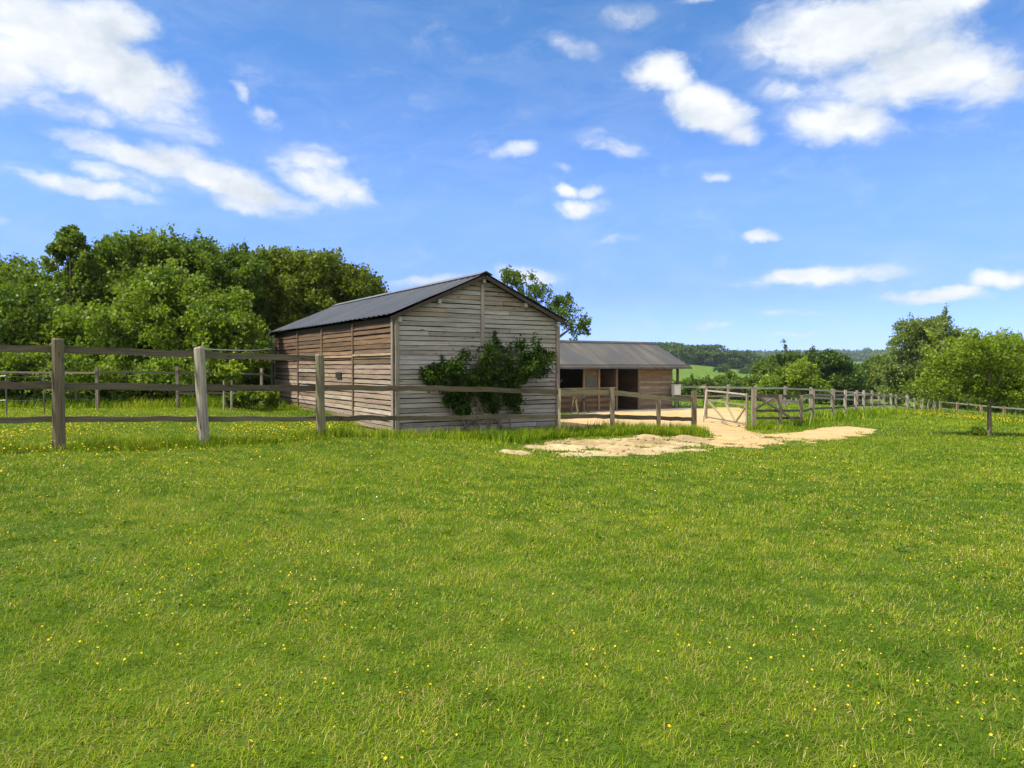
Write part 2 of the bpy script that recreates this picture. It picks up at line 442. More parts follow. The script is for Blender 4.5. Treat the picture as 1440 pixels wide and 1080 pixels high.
# ------------------------------------------------------------------ grass
def blades(name, X, Y, Ln, Wd, tilt, bend, az, col, nseg, m, lift=0.0):
    n = len(X); Z = zt(X, Y) + lift - .004
    h = np.c_[np.cos(az), np.sin(az), np.zeros(n)]; side = np.c_[-np.sin(az), np.cos(az), np.zeros(n)]
    p = np.c_[X, Y, Z]; rows = []
    th = tilt.copy(); step = Ln / nseg
    for i in range(nseg + 1):
        f = i / nseg; w = Wd * (1 - f) ** .6 * .5 + Wd * .04
        rows += [p - side * w[:, None], p + side * w[:, None]]
        if i < nseg:
            p = p + (h * np.sin(th)[:, None] + np.array([0, 0, 1.0]) * np.cos(th)[:, None]) * step[:, None]; th = th + bend / nseg
    V = np.stack(rows, 1).reshape(-1, 3); k = 2 * (nseg + 1)
    base = (np.arange(n) * k)[:, None, None]; qi = np.array([[2 * i, 2 * i + 1, 2 * i + 3, 2 * i + 2] for i in range(nseg)])[None]
    Q = (base + qi).reshape(-1, 4); T = np.repeat(col, k, 0)
    return quads_mesh(name, V, Q, tint=T, m=m)

def scatter(r0, r1, n, halfw=.92, pad=2.5):
    y = np.sqrt(rng.uniform(r0 ** 2, r1 ** 2, n)); x = rng.uniform(-1, 1, n) * (halfw * y + pad)
    return x, y

def grass_cols(X, Y, dry=.12):
    n = len(X)
    a = fbm(X * .5, Y * .5, 41, 4)[:, None]; b = fbm(X * 5.5, Y * 5.5, 42, 3)[:, None]
    c0 = np.array([.066, .135, .004]); c1 = np.array([.145, .222, .005]); c2 = np.array([.215, .265, .012])
    t = np.clip((a - .5) * 1.3 + .5 + (b - .5) * 1.7 + rng.normal(0, .18, (n, 1)), 0, 1)
    c = np.where(t < .5, c0 + (c1 - c0) * t * 2, c1 + (c2 - c1) * (t - .5) * 2)
    d = rng.random((n, 1)) < dry * (.4 + 1.6 * np.clip((b - .35) * 2, 0, 1))
    c = np.where(d, np.array([.36, .31, .10]) * rng.uniform(.6, 1.15, (n, 1)), c)
    return c * rng.uniform(.75, 1.25, (n, 1))

def field(name, r0, r1, n, Ls, Ws, nseg, dry):
    X, Y = scatter(r0, r1, n); k = rng.random(n) < grass_ok(X, Y); X, Y = X[k], Y[k]; n = len(X)
    tuft = fbm(X * 2.6, Y * 2.6, 51, 3)
    Ln = rng.uniform(.6, 1.25, n) * Ls * (.55 + .95 * tuft)
    az = rng.uniform(0, 6.283, n)
    o = blades(name, X, Y, Ln, rng.uniform(.7, 1.3, n) * Ws, rng.uniform(.35, 1.4, n), rng.uniform(-.4, 1.5, n), az, grass_cols(X, Y, dry), nseg, M['grass'])
    return tag(o, kind='stuff')

field('grass', 1.6, 4.2, 230000, .038, .0033, 3, .19)
field('grass', 4.2, 7.5, 260000, .042, .0048, 2, .18)
field('grass', 7.5, 13, 280000, .048, .0078, 2, .14)
field('grass', 13, 22, 230000, .055, .014, 1, .10)
field('grass', 22, 36, 130000, .08, .028, 1, .06)
field('grass', 36, 62, 60000, .11, .06, 1, .04)

def weeds(name, r0, r1, n, size):
    """flat rosettes and clover leaves among the grass"""
    X, Y = scatter(r0, r1, n); k = (fbm(X * .9, Y * .9, 81, 3) + rng.normal(0, .06, n) > .54) & (grass_ok(X, Y) > .5); X, Y = X[k], Y[k]
    nl = rng.integers(3, 8, len(X)); idx = np.repeat(np.arange(len(X)), nl); m = len(idx); a = rng.uniform(0, 6.283, m); tl = rng.uniform(.05, .7, m)
    D = np.c_[np.cos(a) * np.cos(tl), np.sin(a) * np.cos(tl), np.sin(tl)]; sz = rng.uniform(.6, 1.3, len(X))[idx] * size
    Cn = np.c_[X[idx], Y[idx], zt(X, Y)[idx] + .022] + D * sz[:, None] * .55
    col = np.array([.095, .175, .011]) * rng.uniform(.7, 1.4, (len(X), 1))[idx] * rng.uniform(.85, 1.15, (m, 1))
    V, Q, T = leaf_quads(Cn, D, sz, col); return tag(quads_mesh(name, V, Q, tint=T, m=M['leaf']), kind='stuff')

# ------------------------------------------------------------------ fences
def G(px, Y):
    x = (px - 720) / F * Y * 1.0
    return np.array([x, Y, z1(x, Y)])

GREY = (.20, .18, .145); DGREY = (.10, .085, .065); PALE = (.36, .33, .27); BROWN = (.19, .145, .095)
def round_post(base, h, r, col, parent, lean=(0, 0), sunk=.15):
    mb = MB(); b = np.array([0, 0, -sunk]); hs = [0, .25, .5, .75, .985, 1.0]; pts = []; rad = []
    for q in hs:
        pts.append(b + np.array([lean[0] * q + random.uniform(-.006, .006), lean[1] * q, (h + sunk) * q])); rad.append(r * (1.06 - .1 * q) * (1 if q < 1 else .8))
    mb.tube(pts, rad, col, 12, .03)
    o = mb.build('post', M['post'], parent); o.location = base - np.array(parent.location); return o

def square_post(base, h, w, col, parent, d=None, sunk=.15, lean=0.0):
    mb = MB(); d = d if d is not None else np.array([1, 0, 0])
    mb.plank((0, 0, -sunk), (lean, random.uniform(-.02, .02), h), d, w, w, col, 3, .004)
    o = mb.build('post', M['post'], parent); o.location = base - np.array(parent.location); return o

def rail(a, b, w, t, col, parent, wob=.013, seg=6, m='rail'):
    mb = MB(); mb.plank((0, 0, 0), np.array(b) - np.array(a), (0, 0, 1), w, t, col, seg, wob)
    o = mb.build('rail', M[m], parent); o.location = np.array(a) - np.array(parent.location); return o

def wire(a, b, parent, sag=.03, r=.004, name='wire', m='metal'):
    a = np.array(a); b = np.array(b); mb = MB()
    pts = [(b - a) * f - np.array([0, 0, sag * 4 * f * (1 - f)]) for f in np.linspace(0, 1, 9)]
    mb.tube(pts, r, (.5, .5, .5), 5)
    o = mb.build(name, M[m], parent); o.location = a - np.array(parent.location); return o

# tall three-rail fence at the left
pl = [G(-300, 8.6), G(-125, 9.45), G(83, 10.5), G(287, 11.77), G(452, 13.0)]
pl[2] = np.array([*W(83, 600, 10.5)[:2], 0]); pl[3] = np.array([*W(287, 600, 11.77)[:2], 0]); pl[4] = np.array([*W(452, 600, 13.0)[:2], 0])
for p in pl: p[2] = z1(p[0], p[1])
tall = empty('paddock_fence', pl[2], 0, 'tall three-rail wooden fence with thick round posts along the buttercup paddock', 'fence')
cols = [GREY, GREY, (.115, .092, .058), (.27, .245, .20), (.165, .15, .095)]
hts = [1.55, 1.55, 1.57, 1.56, 1.46]; rr = [.08, .08, .079, .084, .08]; ln = [(0, 0)] * 3 + [(-.07, 0), (-.03, 0)]
for p, c, h, r, le in zip(pl, cols, hts, rr, ln): round_post(p, h, r, c, tall, le)
def zr(px, py, Y): return W(px, py, Y)[2]
rl = {0: [z1(*pl[0][:2]) + 1.43, None, zr(83, 492, 10.6), zr(287, 499, 11.9), zr(448, 504, 13.1)],
      1: [z1(*pl[0][:2]) + .9, None, zr(83, 543, 10.6), zr(287, 545, 11.9), zr(448, 545.5, 13.1)],
      2: [z1(*pl[0][:2]) + .42, None, zr(83, 589, 10.6), zr(287, 589, 11.9), zr(448, 588.5, 13.1)]}
for k, zs in rl.items():
    zs[1] = (zs[0] + zs[2]) / 2
    for i in range(4):
        a = pl[i] * 1; b = pl[i + 1] * 1; a[1] += .11; b[1] += .11; a[2] = zs[i] + random.uniform(-.008, .008); b[2] = zs[i + 1]
        rail(a, b, (.098, .102, .082)[k], .04, jit([(.10, .085, .06), (.088, .072, .05), (.105, .095, .06)][k], .15), tall)

# low two-rail fence continuing past the gable to the gateway
lowp = [(452, 13.0), (556, 14.0), (668, 15.2), (786, 16.65), (861, 17.8), (926, 18.9), (976, 19.8)]
pw = []
for px, Y in lowp:
    q = W(px, 600, Y); pw.append(np.array([q[0], q[1], z1(q[0], q[1])]))
low = empty('rail_fence', pw[3], 0, 'low two-rail fence crossing in front of the grey gable up to the sandy gateway', 'fence')
tops = {1: zr(786, 547, 16.6), 4: zr(861, 545, 17.8), 5: zr(926, 562, 18.9), 6: zr(976, 550, 19.8)}
mb = MB(); mb.plank((0, 0, -.1), (.01, 0, zr(786, 547, 16.65) - pw[3][2]), (1, 0, 0), .055, .05, (.30, .28, .17), 3, .005)
o = mb.build('stake', M['post'], low); o.location = (0, 0, 0)
square_post(pw[4], tops[4] - pw[4][2], .10, (.19, .165, .115), low); square_post(pw[5], tops[5] - pw[5][2], .095, (.16, .135, .09), low); square_post(pw[6], tops[6] - pw[6][2], .12, (.13, .105, .07), low)
ry1 = [545.5, 546, 547, 551, 551.5, 559.5, 562.5]; ry2 = [588.5, 588, 587, 585.5, 585.5, 587.5, 590]
for row, (w, cs) in ((ry1, (.10, (.095, .08, .05))), (ry2, (.09, (.09, .08, .05)))):
    for i in range(6):
        Ya, Yb = lowp[i][1] + .06, lowp[i + 1][1] + .06
        a = W(lowp[i][0], row[i], Ya); b = W(lowp[i + 1][0], row[i + 1], Yb)
        cc = (.19, .175, .10) if i >= 3 and row is ry1 else cs
        rail(a, b, w * (1.0 if i < 3 else 1.15), .04, jit(cc, .15), low)

# gateway: right post, braced section and receding fence
gp = [(1060, 24.0, 547, .13), (1097, 24.9, 555, .10), (1126, 26.0, 556, .105)]
gw = []
for px, Y, yt, w in gp:
    q = W(px, 600, Y); gw.append(np.array([q[0], q[1], z1(q[0], q[1])]))
side = empty('post_and_rail_fence', gw[0], 0, 'post and rail fence with crossed braces running away from the gateway along the field', 'fence')
for p, (px, Y, yt, w) in zip(gw, gp): square_post(p, zr(px, yt, Y) - p[2], w, (.21, .18, .135), side)
for ya, yb, w, c in ((556, 557.5, .085, DGREY), (563, 565.5, .12, PALE), (577.5, 577.5, .085, DGREY), (588, 587.5, .08, DGREY)):
    for i in range(2):
        f = [0, .55, 1.0]
        a = W(gp[i][0], ya + (yb - ya) * f[i], gp[i][1] + .08); b = W(gp[i + 1][0], ya + (yb - ya) * f[i + 1], gp[i + 1][1] + .08)
        if w == .12 and i == 0: a = W(1068, 559, 24.3)
        rail(a, b, w, .035, jit(c), side)
for (xa, ya, Ya), (xb, yb, Yb) in (((1063, 556, 23.95), (1119, 592, 25.6)), ((1062, 575, 23.95), (1087, 561, 24.5))):
    mb = MB(); a = W(xa, ya, Ya - .05); b = W(xb, yb, Yb - .05); mb.plank((0, 0, 0), b - a, (0, 0, 1), .075, .03, (.17, .14, .105), 3, .004)
    o = mb.build('brace', M['rail'], side); o.location = a - gw[0]
E0 = gw[2]; E1 = np.array([*W(1316, 580, 60)[:2], 0.0]); nposts = 18; prev = E0 * 1
for i in range(1, nposts):
    s = i / (nposts - 1); p = E0 + (E1 - E0) * s + np.array([random.uniform(-.15, .15), random.uniform(-.15, .15), 0]); p[2] = z1(p[0], p[1])
    square_post(p, random.uniform(1.1, 1.3) * (1 - .12 * s), .09, jit((.27, .24, .19), .25), side, lean=random.uniform(-.04, .04))
    for h, w, c in ((1.02, .09, GREY), (.5, .08, DGREY)):
        rail(prev + np.array([0, .07, h * (1 - .1 * s)]), p + np.array([0, .07, h * (1 - .1 * s)]), w, .035, jit(PALE if i in (4, 5) and h > 1 else c, .2), side, seg=2)
    prev = p
# far boundary fence in front of the hedge
far = empty('boundary_fence', E1 * np.array([1, 1, 0]) + np.array([0, 0, z1(E1[0], E1[1])]), 0, 'thin dark rail fence half hidden in flowers under the hedge, behind the fruit tree', 'fence')
fp = [(1322, 59.4), (1346, 56.5), (1380, 53), (1412, 49.6), (1452, 46), (1500, 42.5), (1560, 39)]
prev = None
for px, Y in fp:
    q = W(px, 585, Y); p = np.array([q[0], q[1], z1(q[0], q[1])])
    square_post(p, 1.05, .14, jit((.24, .17, .11), .2), far)
    if prev is not None:
        for h in (.95, .45): rail(prev + np.array([0, -.09, h]), p + np.array([0, -.09, h]), .09, .04, jit(GREY), far, seg=2)
    prev = p

# fence behind the yard, from the stable to the right
bk = [(950, 38.6), (991, 38.4), (1024, 39.0), (1062, 40), (1104, 41.5), (1140, 43), (1170, 44.5), (1205, 46.5), (1236, 49)]
bw = [np.array([*W(px, 575, Y)[:2], 0.0]) for px, Y in bk]
for p in bw: p[2] = z1(p[0], p[1])
back = empty('yard_fence', bw[0], 0, 'pale grey rail fence beyond the sandy yard, starting at the open stable', 'fence')
for i, p in enumerate(bw):
    square_post(p, 1.22, .12, jit((.22, .20, .165), .2), back)
    if i:
        for h, c in ((1.08, (.33, .31, .27)), (.62, (.24, .22, .19))): rail(bw[i - 1] + np.array([0, -.08, h]), p + np.array([0, -.08, h]), .10, .04, jit(c, .1), back, seg=2)

# open field gate
g0 = gw[0] + np.array([-.14, .22, 0]); g1 = np.array([*W(993, 575, 27.4)[:2], 0.0]); g1[2] = z1(g1[0], g1[1])
gate = empty('field_gate', g0, 0, 'wooden braced field gate standing open at the sandy gateway', 'gate')
gd = g1 - g0; gd[2] = 0; zt0 = zr(1056, 555, g0[1]) - g0[2]; zt1 = zr(993, 549, 27.4) - g0[2]
def gpnt(f, h): return gd * f + np.array([0, 0, (zt0 + (zt1 - zt0) * f) - h])
def gbar(name, a, b, w, c):
    mb = MB(); mb.plank(a, b, np.cross(gd, np.array(b) - np.array(a)) if abs((np.array(b) - np.array(a))[2]) > .8 and False else ((0, 0, 1) if np.linalg.norm((np.array(b) - np.array(a))[:2]) > .2 else gd), w, .045, c, 2, .003)
    mb.build(name, M['rail'], gate)
pg = (.20, .18, .14)
gbar('stile', gpnt(0.01, -.05), gpnt(0.01, 1.02), .09, pg); gbar('stile', gpnt(.99, -.1), gpnt(.99, 1.05), .09, pg); gbar('stile', gpnt(.45, -.03), gpnt(.45, .38), .08, pg)
for h in (.0, .35, .98): gbar('rail', gpnt(0.02, h) + np.array([.0, .06, 0]), gpnt(.98, h) + np.array([0, .06, 0]), .05, jit(pg if h > 0 else (.34, .31, .25), .1))
for (f0, h0), (f1, h1) in (((.95, .4), (.55, .95)), ((.5, .4), (.28, .95)), ((.05, .4), (.26, .95))):
    gbar('brace', gpnt(f0, h0) + np.array([0, -.06, 0]), gpnt(f1, h1) + np.array([0, -.06, 0]), .045, jit((.26, .22, .15), .1))
mb = MB(); mb.plank((gd * 1.015) + np.array([-.1, -.05, -.02]), gpnt(.99, -.02) + np.array([.0, -.05, 0]), gd, .07, .05, (.45, .40, .3), 2, .003); mb.build('prop', M['rail'], gate)

# old rail fence by the hedge behind the paddock
hb = [(-40, 19.6), (137, 19.2), (250, 19.8), (368, 21.0)]
hw = [np.array([*W(px, 560, Y)[:2], 0.0]) for px, Y in hb]
for p in hw: p[2] = z1(p[0], p[1])
hed = empty('old_rail_fence', hw[1], 0, 'thin old rail fence in front of the hedge beyond the paddock, ending by the barn', 'fence')
for p in hw: square_post(p, 1.12, .07, jit((.20, .18, .14), .2), hed)
ends = hw + [np.array([*(B0 + EY * 9.3 + EX * -.05), 0.0])]; ends[-1][2] = z1(*ends[-1][:2])
for i in range(len(ends) - 1):
    for h in ((.98,) if i < 2 else (.98, .42)): rail(ends[i] + np.array([0, -.07, h]), ends[i + 1] + np.array([0, -.07, h * .97]), .05, .03, jit((.13, .115, .09), .2), hed, seg=3)
# wire fence at far left
ww = [np.array([*W(px, 560, Y)[:2], 0.0]) for px, Y in ((-120, 16.0), (9, 16.2), (62, 16.9))]
for p in ww: p[2] = z1(p[0], p[1])
wf = empty('wire_fence', ww[1], 0, 'thin wire fence with slim stakes beside the hedge, beyond the tall three-rail fence', 'fence')
for p in ww:
    mb = MB(); mb.tube([(0, 0, -.1), (0, 0, .95)], .014, (.12, .11, .09), 6); o = mb.build('stake', M['post'], wf); o.location = p - ww[1]
for i in (0, 1):
    for h in (.35, .62, .88): wire(ww[i] + np.array([0, 0, h]), ww[i + 1] + np.array([0, 0, h]), wf, r=.0025)
# tape from round post to barn
mbw = wire(pl[3] + np.array([0, 0, 1.53]), np.array([*(B0 + EY * 9.9 + EX * -.06), zr(388, 490, 24.0)]), tall, .04, .009, 'fence_tape', 'white_paint')

# ------------------------------------------------------------------ barn
zb = min(z1(*p) for p in barn_poly) - .05
barn = empty('barn', (B0[0], B0[1], zb), ROT, 'tall weathered timber barn with dark corrugated roof and grey boarded gable', 'barn')
def lz(z): return z - zb
WT = lz(2.56)          # wall top in barn space
def rake(u): return WT + (.93) * (1 - abs(u - BW / 2) / (BW / 2))

def lap(mb, P, u0, u1, z0, h, col, seg=None, cut=None):
    """one weathered board from u0 to u1; P(u,z,o) gives the point, o = outward; cut(z) clips the ends along a slope"""
    seg = seg or max(2, int((u1 - u0) / .45)); off = np.array([random.uniform(0, 60) for _ in range(3)])
    o_b = .042 + random.uniform(-.006, .008); dz0 = random.uniform(-.004, .006); secs = []; us = []; gap = random.uniform(.009, .017)
    for i in range(seg + 1):
        f = i / seg
        zl = z0 + dz0 + random.uniform(-.007, .007); zt_ = z0 + h - gap + random.uniform(-.006, .004); ob = o_b + random.uniform(-.004, .004); r = []
        for z, o in ((zl, ob), (zl, ob - .024), (zt_, ob - .036), (zt_, ob - .012)):
            a, b = u0, u1
            if cut: lo, hi = cut(z); a = max(a, lo); b = max(min(b, hi), a)
            r.append(P(a + (b - a) * f, z, o))
        secs.append(r); us.append([off + np.array([u0 + (u1 - u0) * f, z, 0]) for z in (zl, zl + .02, zt_ - .02, zt_)])
    mb.sweep(secs, us, col)

def gable_wall(yloc, sgn, colf, name='gable_wall'):
    mb = MB(); h = .104; n = int((rake(BW / 2)) / h)
    P = lambda u, z, o: (u, yloc + sgn * o, z)
    for i in range(n):
        z = i * h
        zz = z + h
        a, b = 0.0, BW
        if zz > WT:
            q = max(0, (z - WT) / .93)
            if q > .97: continue
            a, b = BW / 2 * q, BW - BW / 2 * q
        mid = BW / 2; cuts = [a, mid, b]
        if random.random() < .3 and mid - a > 1.2: cuts.append(random.uniform(a + .4, mid - .4))
        if random.random() < .3 and b - mid > 1.2: cuts.append(random.uniform(mid + .4, b - .4))
        cuts.sort()
        for u0, u1 in zip(cuts[:-1], cuts[1:]):
            lap(mb, P, u0 + .003, u1 - .003, z, h, colf(z, (u0 + u1) / 2), cut=lambda zz_: (BW / 2 * max(0, (zz_ - WT) / .93), BW - BW / 2 * max(0, (zz_ - WT) / .93)))
    w = mb.build(name, M['wood'], barn)
    bk_ = MB(); y0 = yloc - sgn * .012
    bk_.add([(0, y0, -.2), (BW, y0, -.2), (BW, y0, WT), (BW / 2, y0, WT + .92), (0, y0, WT)], [(0, 1, 2, 3, 4)], (.05, .04, .032), [(0, 0, 0)] * 5)  # dark sheet behind the boards, its colour standing for shadow in the gaps
    bk_.build('gap_shade_backing', M['wood'], barn); return w

def gcol(z, u):
    f = (rake(u) - z)
    c = (.27, .25, .226) if random.random() < .6 else ((.31, .295, .272) if random.random() < .55 else (.21, .19, .168))
    if f < .45 and random.random() < .6: c = (.25, .205, .16)
    if z < .5: c = tuple(x * .92 for x in (c[0], c[1], c[2] * 1.08))  # lowest boards darker and bluer: sky-lit shadow painted into the wood colour
    return jit(c, .11, .02)
gable_wall(0, -1, gcol); gable_wall(BL, 1, gcol)

def side_wall(x, sgn, mbname='side_wall'):
    mb = MB(); h = .112; n = int(WT / h); bays = [0, 2.48, 4.9, 7.2, 9.9]
    P = lambda u, z, o: (x + sgn * o, u, z)
    for b0, b1 in zip(bays[:-1], bays[1:]):
        for i in range(n):
            z = i * h
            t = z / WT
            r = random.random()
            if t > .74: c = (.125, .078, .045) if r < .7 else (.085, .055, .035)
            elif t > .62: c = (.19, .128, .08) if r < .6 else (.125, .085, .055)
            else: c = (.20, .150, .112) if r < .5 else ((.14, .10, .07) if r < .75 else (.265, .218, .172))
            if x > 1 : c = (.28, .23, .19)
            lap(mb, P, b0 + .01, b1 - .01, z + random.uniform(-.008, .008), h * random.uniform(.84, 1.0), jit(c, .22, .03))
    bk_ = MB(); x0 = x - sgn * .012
    bk_.add([(x0, 0, -.2), (x0, BL, -.2), (x0, BL, WT), (x0, 0, WT)], [(0, 1, 2, 3)], (.05, .038, .03), [(0, 0, 0)] * 4)  # dark sheet here too, shadow between the side boards put into its colour
    bk_.build('gap_shade_backing', M['wood'], barn); return mb.build(mbname, M['wood'], barn)
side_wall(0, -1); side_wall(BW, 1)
# corner posts, battens
def bar(parent, name, a, b, side, w, t, col, m='wood', seg=4, wob=.003):
    mb = MB(); mb.plank(a, b, side, w, t, col, seg, wob); return mb.build(name, M[m], parent)
GB = (.24, .205, .175)
for x, y, sx, sy in ((0, 0, -1, -1), (BW, 0, 1, -1), (0, BL, -1, 1), (BW, BL, 1, 1)):
    bar(barn, 'corner_board', (x + sx * .055, y + sy * (-.03), -.02), (x + sx * .055, y + sy * -.03, WT - .05), (0, 1, 0), .10, .026, jit(GB))
    bar(barn, 'corner_board', (x + sx * (-.02), y + sy * .058, -.02), (x + sx * (-.02), y + sy * .058, WT - .02), (1, 0, 0), .09, .026, jit(GB))
for u in (2.48, 4.9, 7.2): bar(barn, 'batten', (-.052, u, -.02), (-.052, u, WT - .06), (0, 1, 0), .075, .03, jit((.13, .09, .06)))
bar(barn, 'batten', (BW / 2, -.05, lz(EYE) + .1), (BW / 2, -.05, rake(BW / 2) - .12), (1, 0, 0), .085, .03, (.25, .22, .19))
bar(barn, 'batten', (-.06, 2.5, .56 * WT + .36), (-.06, 9.88, .56 * WT + .36), (0, 0, 1), .045, .024, (.30, .21, .13))
bar(barn, 'batten', (-.06, .02, .56 * WT + .38), (-.06, 2.46, .56 * WT + .38), (0, 0, 1), .045, .024, (.33, .24, .155))
bar(barn, 'sole_plate', (-.05, .0, .06), (-.05, 9.9, .03), (0, 0, 1), .16, .05, (.36, .32, .25), seg=8)
mb = MB(); mb.plank((-.066, 3.3, .52 * WT), (-.066, 3.7, .52 * WT), (0, 0, 1), .16, .015, (.02, .018, .015), 1); mb.build('vent', M['wood'], barn)

def corrugated(name, parent, m, o0, ux, uy, LX, LY, amp=.022, per=.177, thick=.007, rows=7, nx_per=8, sagv=.01):
    """sheet from o0 (ridge corner), ux along ridge, uy down the slope"""
    ux = np.array(ux, float); uy = np.array(uy, float); n = np.cross(ux, uy); n /= np.linalg.norm(n)
    if n[2] < 0: n = -n
    nx = int(LX / per * nx_per); us = np.linspace(0, LX, nx + 1); vs = np.linspace(0, LY, rows + 1)
    U, Vv = np.meshgrid(us, vs, indexing='ij')
    ragged = .03 * (vnoise(U / (per * 6), U * 0, 77) - .5) * (Vv > LY - 1e-6)
    H = amp * np.sin(U / per * 2 * np.pi) + sagv * (vnoise(U * .7, Vv * .8, 5) - .5) + .012 * np.floor(Vv / 1.3)
    P = np.array(o0)[None, None] + U[..., None] * ux + (Vv + ragged)[..., None] * uy + H[..., None] * n
    top = (P + n * thick / 2).reshape(-1, 3); bot = (P - n * thick / 2).reshape(-1, 3); k = rows + 1
    i = np.arange(nx)[:, None]; j = np.arange(rows)[None]
    q = np.stack([i * k + j, (i + 1) * k + j, (i + 1) * k + j + 1, i * k + j + 1], -1).reshape(-1, 4)
    nt_ = len(top); Q = [q, q[:, ::-1] + nt_]
    for jj in (0, rows):
        ii = np.arange(nx); Q.append(np.stack([ii * k + jj, (ii + 1) * k + jj, (ii + 1) * k + jj + nt_, ii * k + jj + nt_], -1))
    for ii in (0, nx):
        jj = np.arange(rows); Q.append(np.stack([ii * k + jj, ii * k + jj + 1, ii * k + jj + 1 + nt_, ii * k + jj + nt_], -1))
    w = np.stack([U, Vv, U * 0], -1).reshape(-1, 3)
    return quads_mesh(name, np.vstack([top, bot]), np.vstack(Q), wuv=np.vstack([w, w]), m=m, parent=parent, smooth=False)

OV = .18; GO = .21
pit = math.atan2(.93, BW / 2); sl = (BW / 2 + OV) / math.cos(pit); zr_ = WT + .93 + .10
corrugated('roof', barn, M['slate'], (BW / 2, -GO, zr_), (0, 1, 0), (-math.cos(pit), 0, -math.sin(pit)), BL + 2 * GO, sl, .011, .30, nx_per=10)
corrugated('roof', barn, M['slate'], (BW / 2, -GO, zr_), (0, 1, 0), (math.cos(pit), 0, -math.sin(pit)), BL + 2 * GO, sl, .011, .30, nx_per=10)
mb = MB()
for s in (-1, 1):
    mb.plank((BW / 2 + s * .085, -GO - .02, zr_ + .0), (BW / 2 + s * .085, BL + GO + .02, zr_ + .0), (s * math.cos(pit), 0, -math.sin(pit)), .20, .012, (1, 1, 1), 6, .004)
mb.build('ridge_cap', M['ridge'], barn)
# barge boards, purlins, wall plate
for yy in (-GO + .03, BL + GO - .03):
    for s in (-1, 1):
        a = (BW / 2 + s * .01, yy, zr_ - .085); b = (BW / 2 + s * (BW / 2 + OV - .02), yy, zr_ - .085 - math.tan(pit) * (BW / 2 + OV - .02))
        bar(barn, 'barge_board', a, b, (0, 0, 1), .075, .03, (.055, .042, .033), seg=6)
for u, zz in ((BW / 2, rake(BW / 2) - .06), (BW * .235, rake(BW * .235) - .075), (BW * .765, rake(BW * .765) - .075), (.06, WT - .07), (BW - .06, WT - .07)):
    bar(barn, 'purlin', (u, -GO + .06, zz), (u, BL + GO - .06, zz), (0, 0, 1), .10, .075, (.33, .30, .26), seg=2)
# gutter and downpipe
mb = MB(); mb.tube([(-OV, BL - .05, lz(2.42)), (-OV, BL - .05, lz(2.3)), (-.15, BL + .02, lz(2.15)), (-.13, BL + .02, .05)], .04, (1, 1, 1), 8); mb.build('downpipe', M['green_paint'], barn)

# ------------------------------------------------------------------ stable
zs = z1(*(S0 + EX * 4)) + .0
stab = empty('stable', (S0[0], S0[1], zs), ROT, 'low open-fronted timber stable with lichen-streaked grey roof, behind the barn', 'stable')
def ls(z): return z - zs
SE = ls(1.56); SR = ls(2.76); SH = 2.85; T0, T1 = -4.0, 7.22; SD = 5.0
Pf = lambda u, z, o: (u, -o, z)
def scol(z):
    r = random.random()
    if z > SE - .45: return jit((.22, .135, .065), .2)  # top boards more orange: bounced light painted into the colour
    return jit((.15, .10, .065) if r < .5 else ((.20, .16, .125) if r < .75 else (.10, .07, .05)), .2)
def boards(name, u0, u1, z0, z1_, P=Pf, h=.13, colf=scol):
    mb = MB(); z = z0
    while z < z1_ - .03:
        lap(mb, P, u0, u1, z, min(h, z1_ - z) + .012, colf(z)); z += h
    return mb.build(name, M['wood'], stab)
HALF = ls(zr(820, 546, 34.3))
boards('front_wall', T0, 3.55, .0, HALF, colf=lambda z: jit((.15, .095, .055) if random.random() < .6 else (.09, .06, .04), .2))
boards('front_wall', 1.66, 2.44, HALF, SE - .06, colf=lambda z: jit((.14, .088, .045), .2))
boards('front_wall', 5.0, T1, .0, SE - .06)
boards('side_wall', .02, SD, .0, SE + .0, lambda u, z, o: (T1 + o, u, z)); boards('side_wall', .02, SD, .0, SE, lambda u, z, o: (T0 - o, u, z))
boards('back_wall', T0, T1, .0, SE, lambda u, z, o: (u, SD + o, z))
mb = MB()
for xe in (T0, T1):   # gable triangles
    mb.add([(xe, 0, SE), (xe, SD, SE), (xe, SD / 2, SR - .12)], [(0, 1, 2)], (.22, .15, .09), [(0, 0, 0), (0, SD, 0), (0, SD / 2, 1)])
mb.build('gable_boarding', M['wood'], stab)
bar(stab, 'partition', (3.57, .05, (SE - .2) / 2), (3.57, SD - .05, (SE - .2) / 2), (0, 0, 1), SE - .25, .04, (.14, .095, .06))
bar(stab, 'partition', (5.05, .05, (SE - .2) / 2), (5.05, SD - .05, (SE - .2) / 2), (0, 0, 1), SE - .25, .04, (.08, .055, .038))
bar(stab, 'roof_brace', (.3, 1.2, .9), (1.3, 1.2, 1.5), (0, 0, 1), .08, .05, (.25, .2, .15))
for u, hh in ((-1.3, SE), (.02, SE), (1.61, SE), (2.49, SE), (3.57, SE), (4.96, SE)):
    bar(stab, 'post', (u, -.06, 0), (u, -.06, hh - .06), (1, 0, 0), .10, .08, jit((.17, .12, .08), .15))
bar(stab, 'post', (7.56, -.05, -.05), (7.56, -.05, SE), (1, 0, 0), .10, .10, (.10, .08, .06))
bar(stab, 'sill', (T0, -.055, HALF), (3.55, -.055, HALF), (0, 0, 1), .05, .09, (.2, .155, .10))
bar(stab, 'fascia', (T0 - .3, -.33, SE + .0), (8.2, -.33, SE + .0), (0, 0, 1), .055, .03, (.14, .10, .075), seg=10)
bar(stab, 'window', (1.75, -.045, HALF + .33), (2.35, -.045, HALF + .33), (0, 0, 1), .55, .02, (.1, .1, .1), 'glass', 1)
spit = math.atan2(SR - SE, SD / 2); ssl = (SD / 2 + .42) / math.cos(spit)
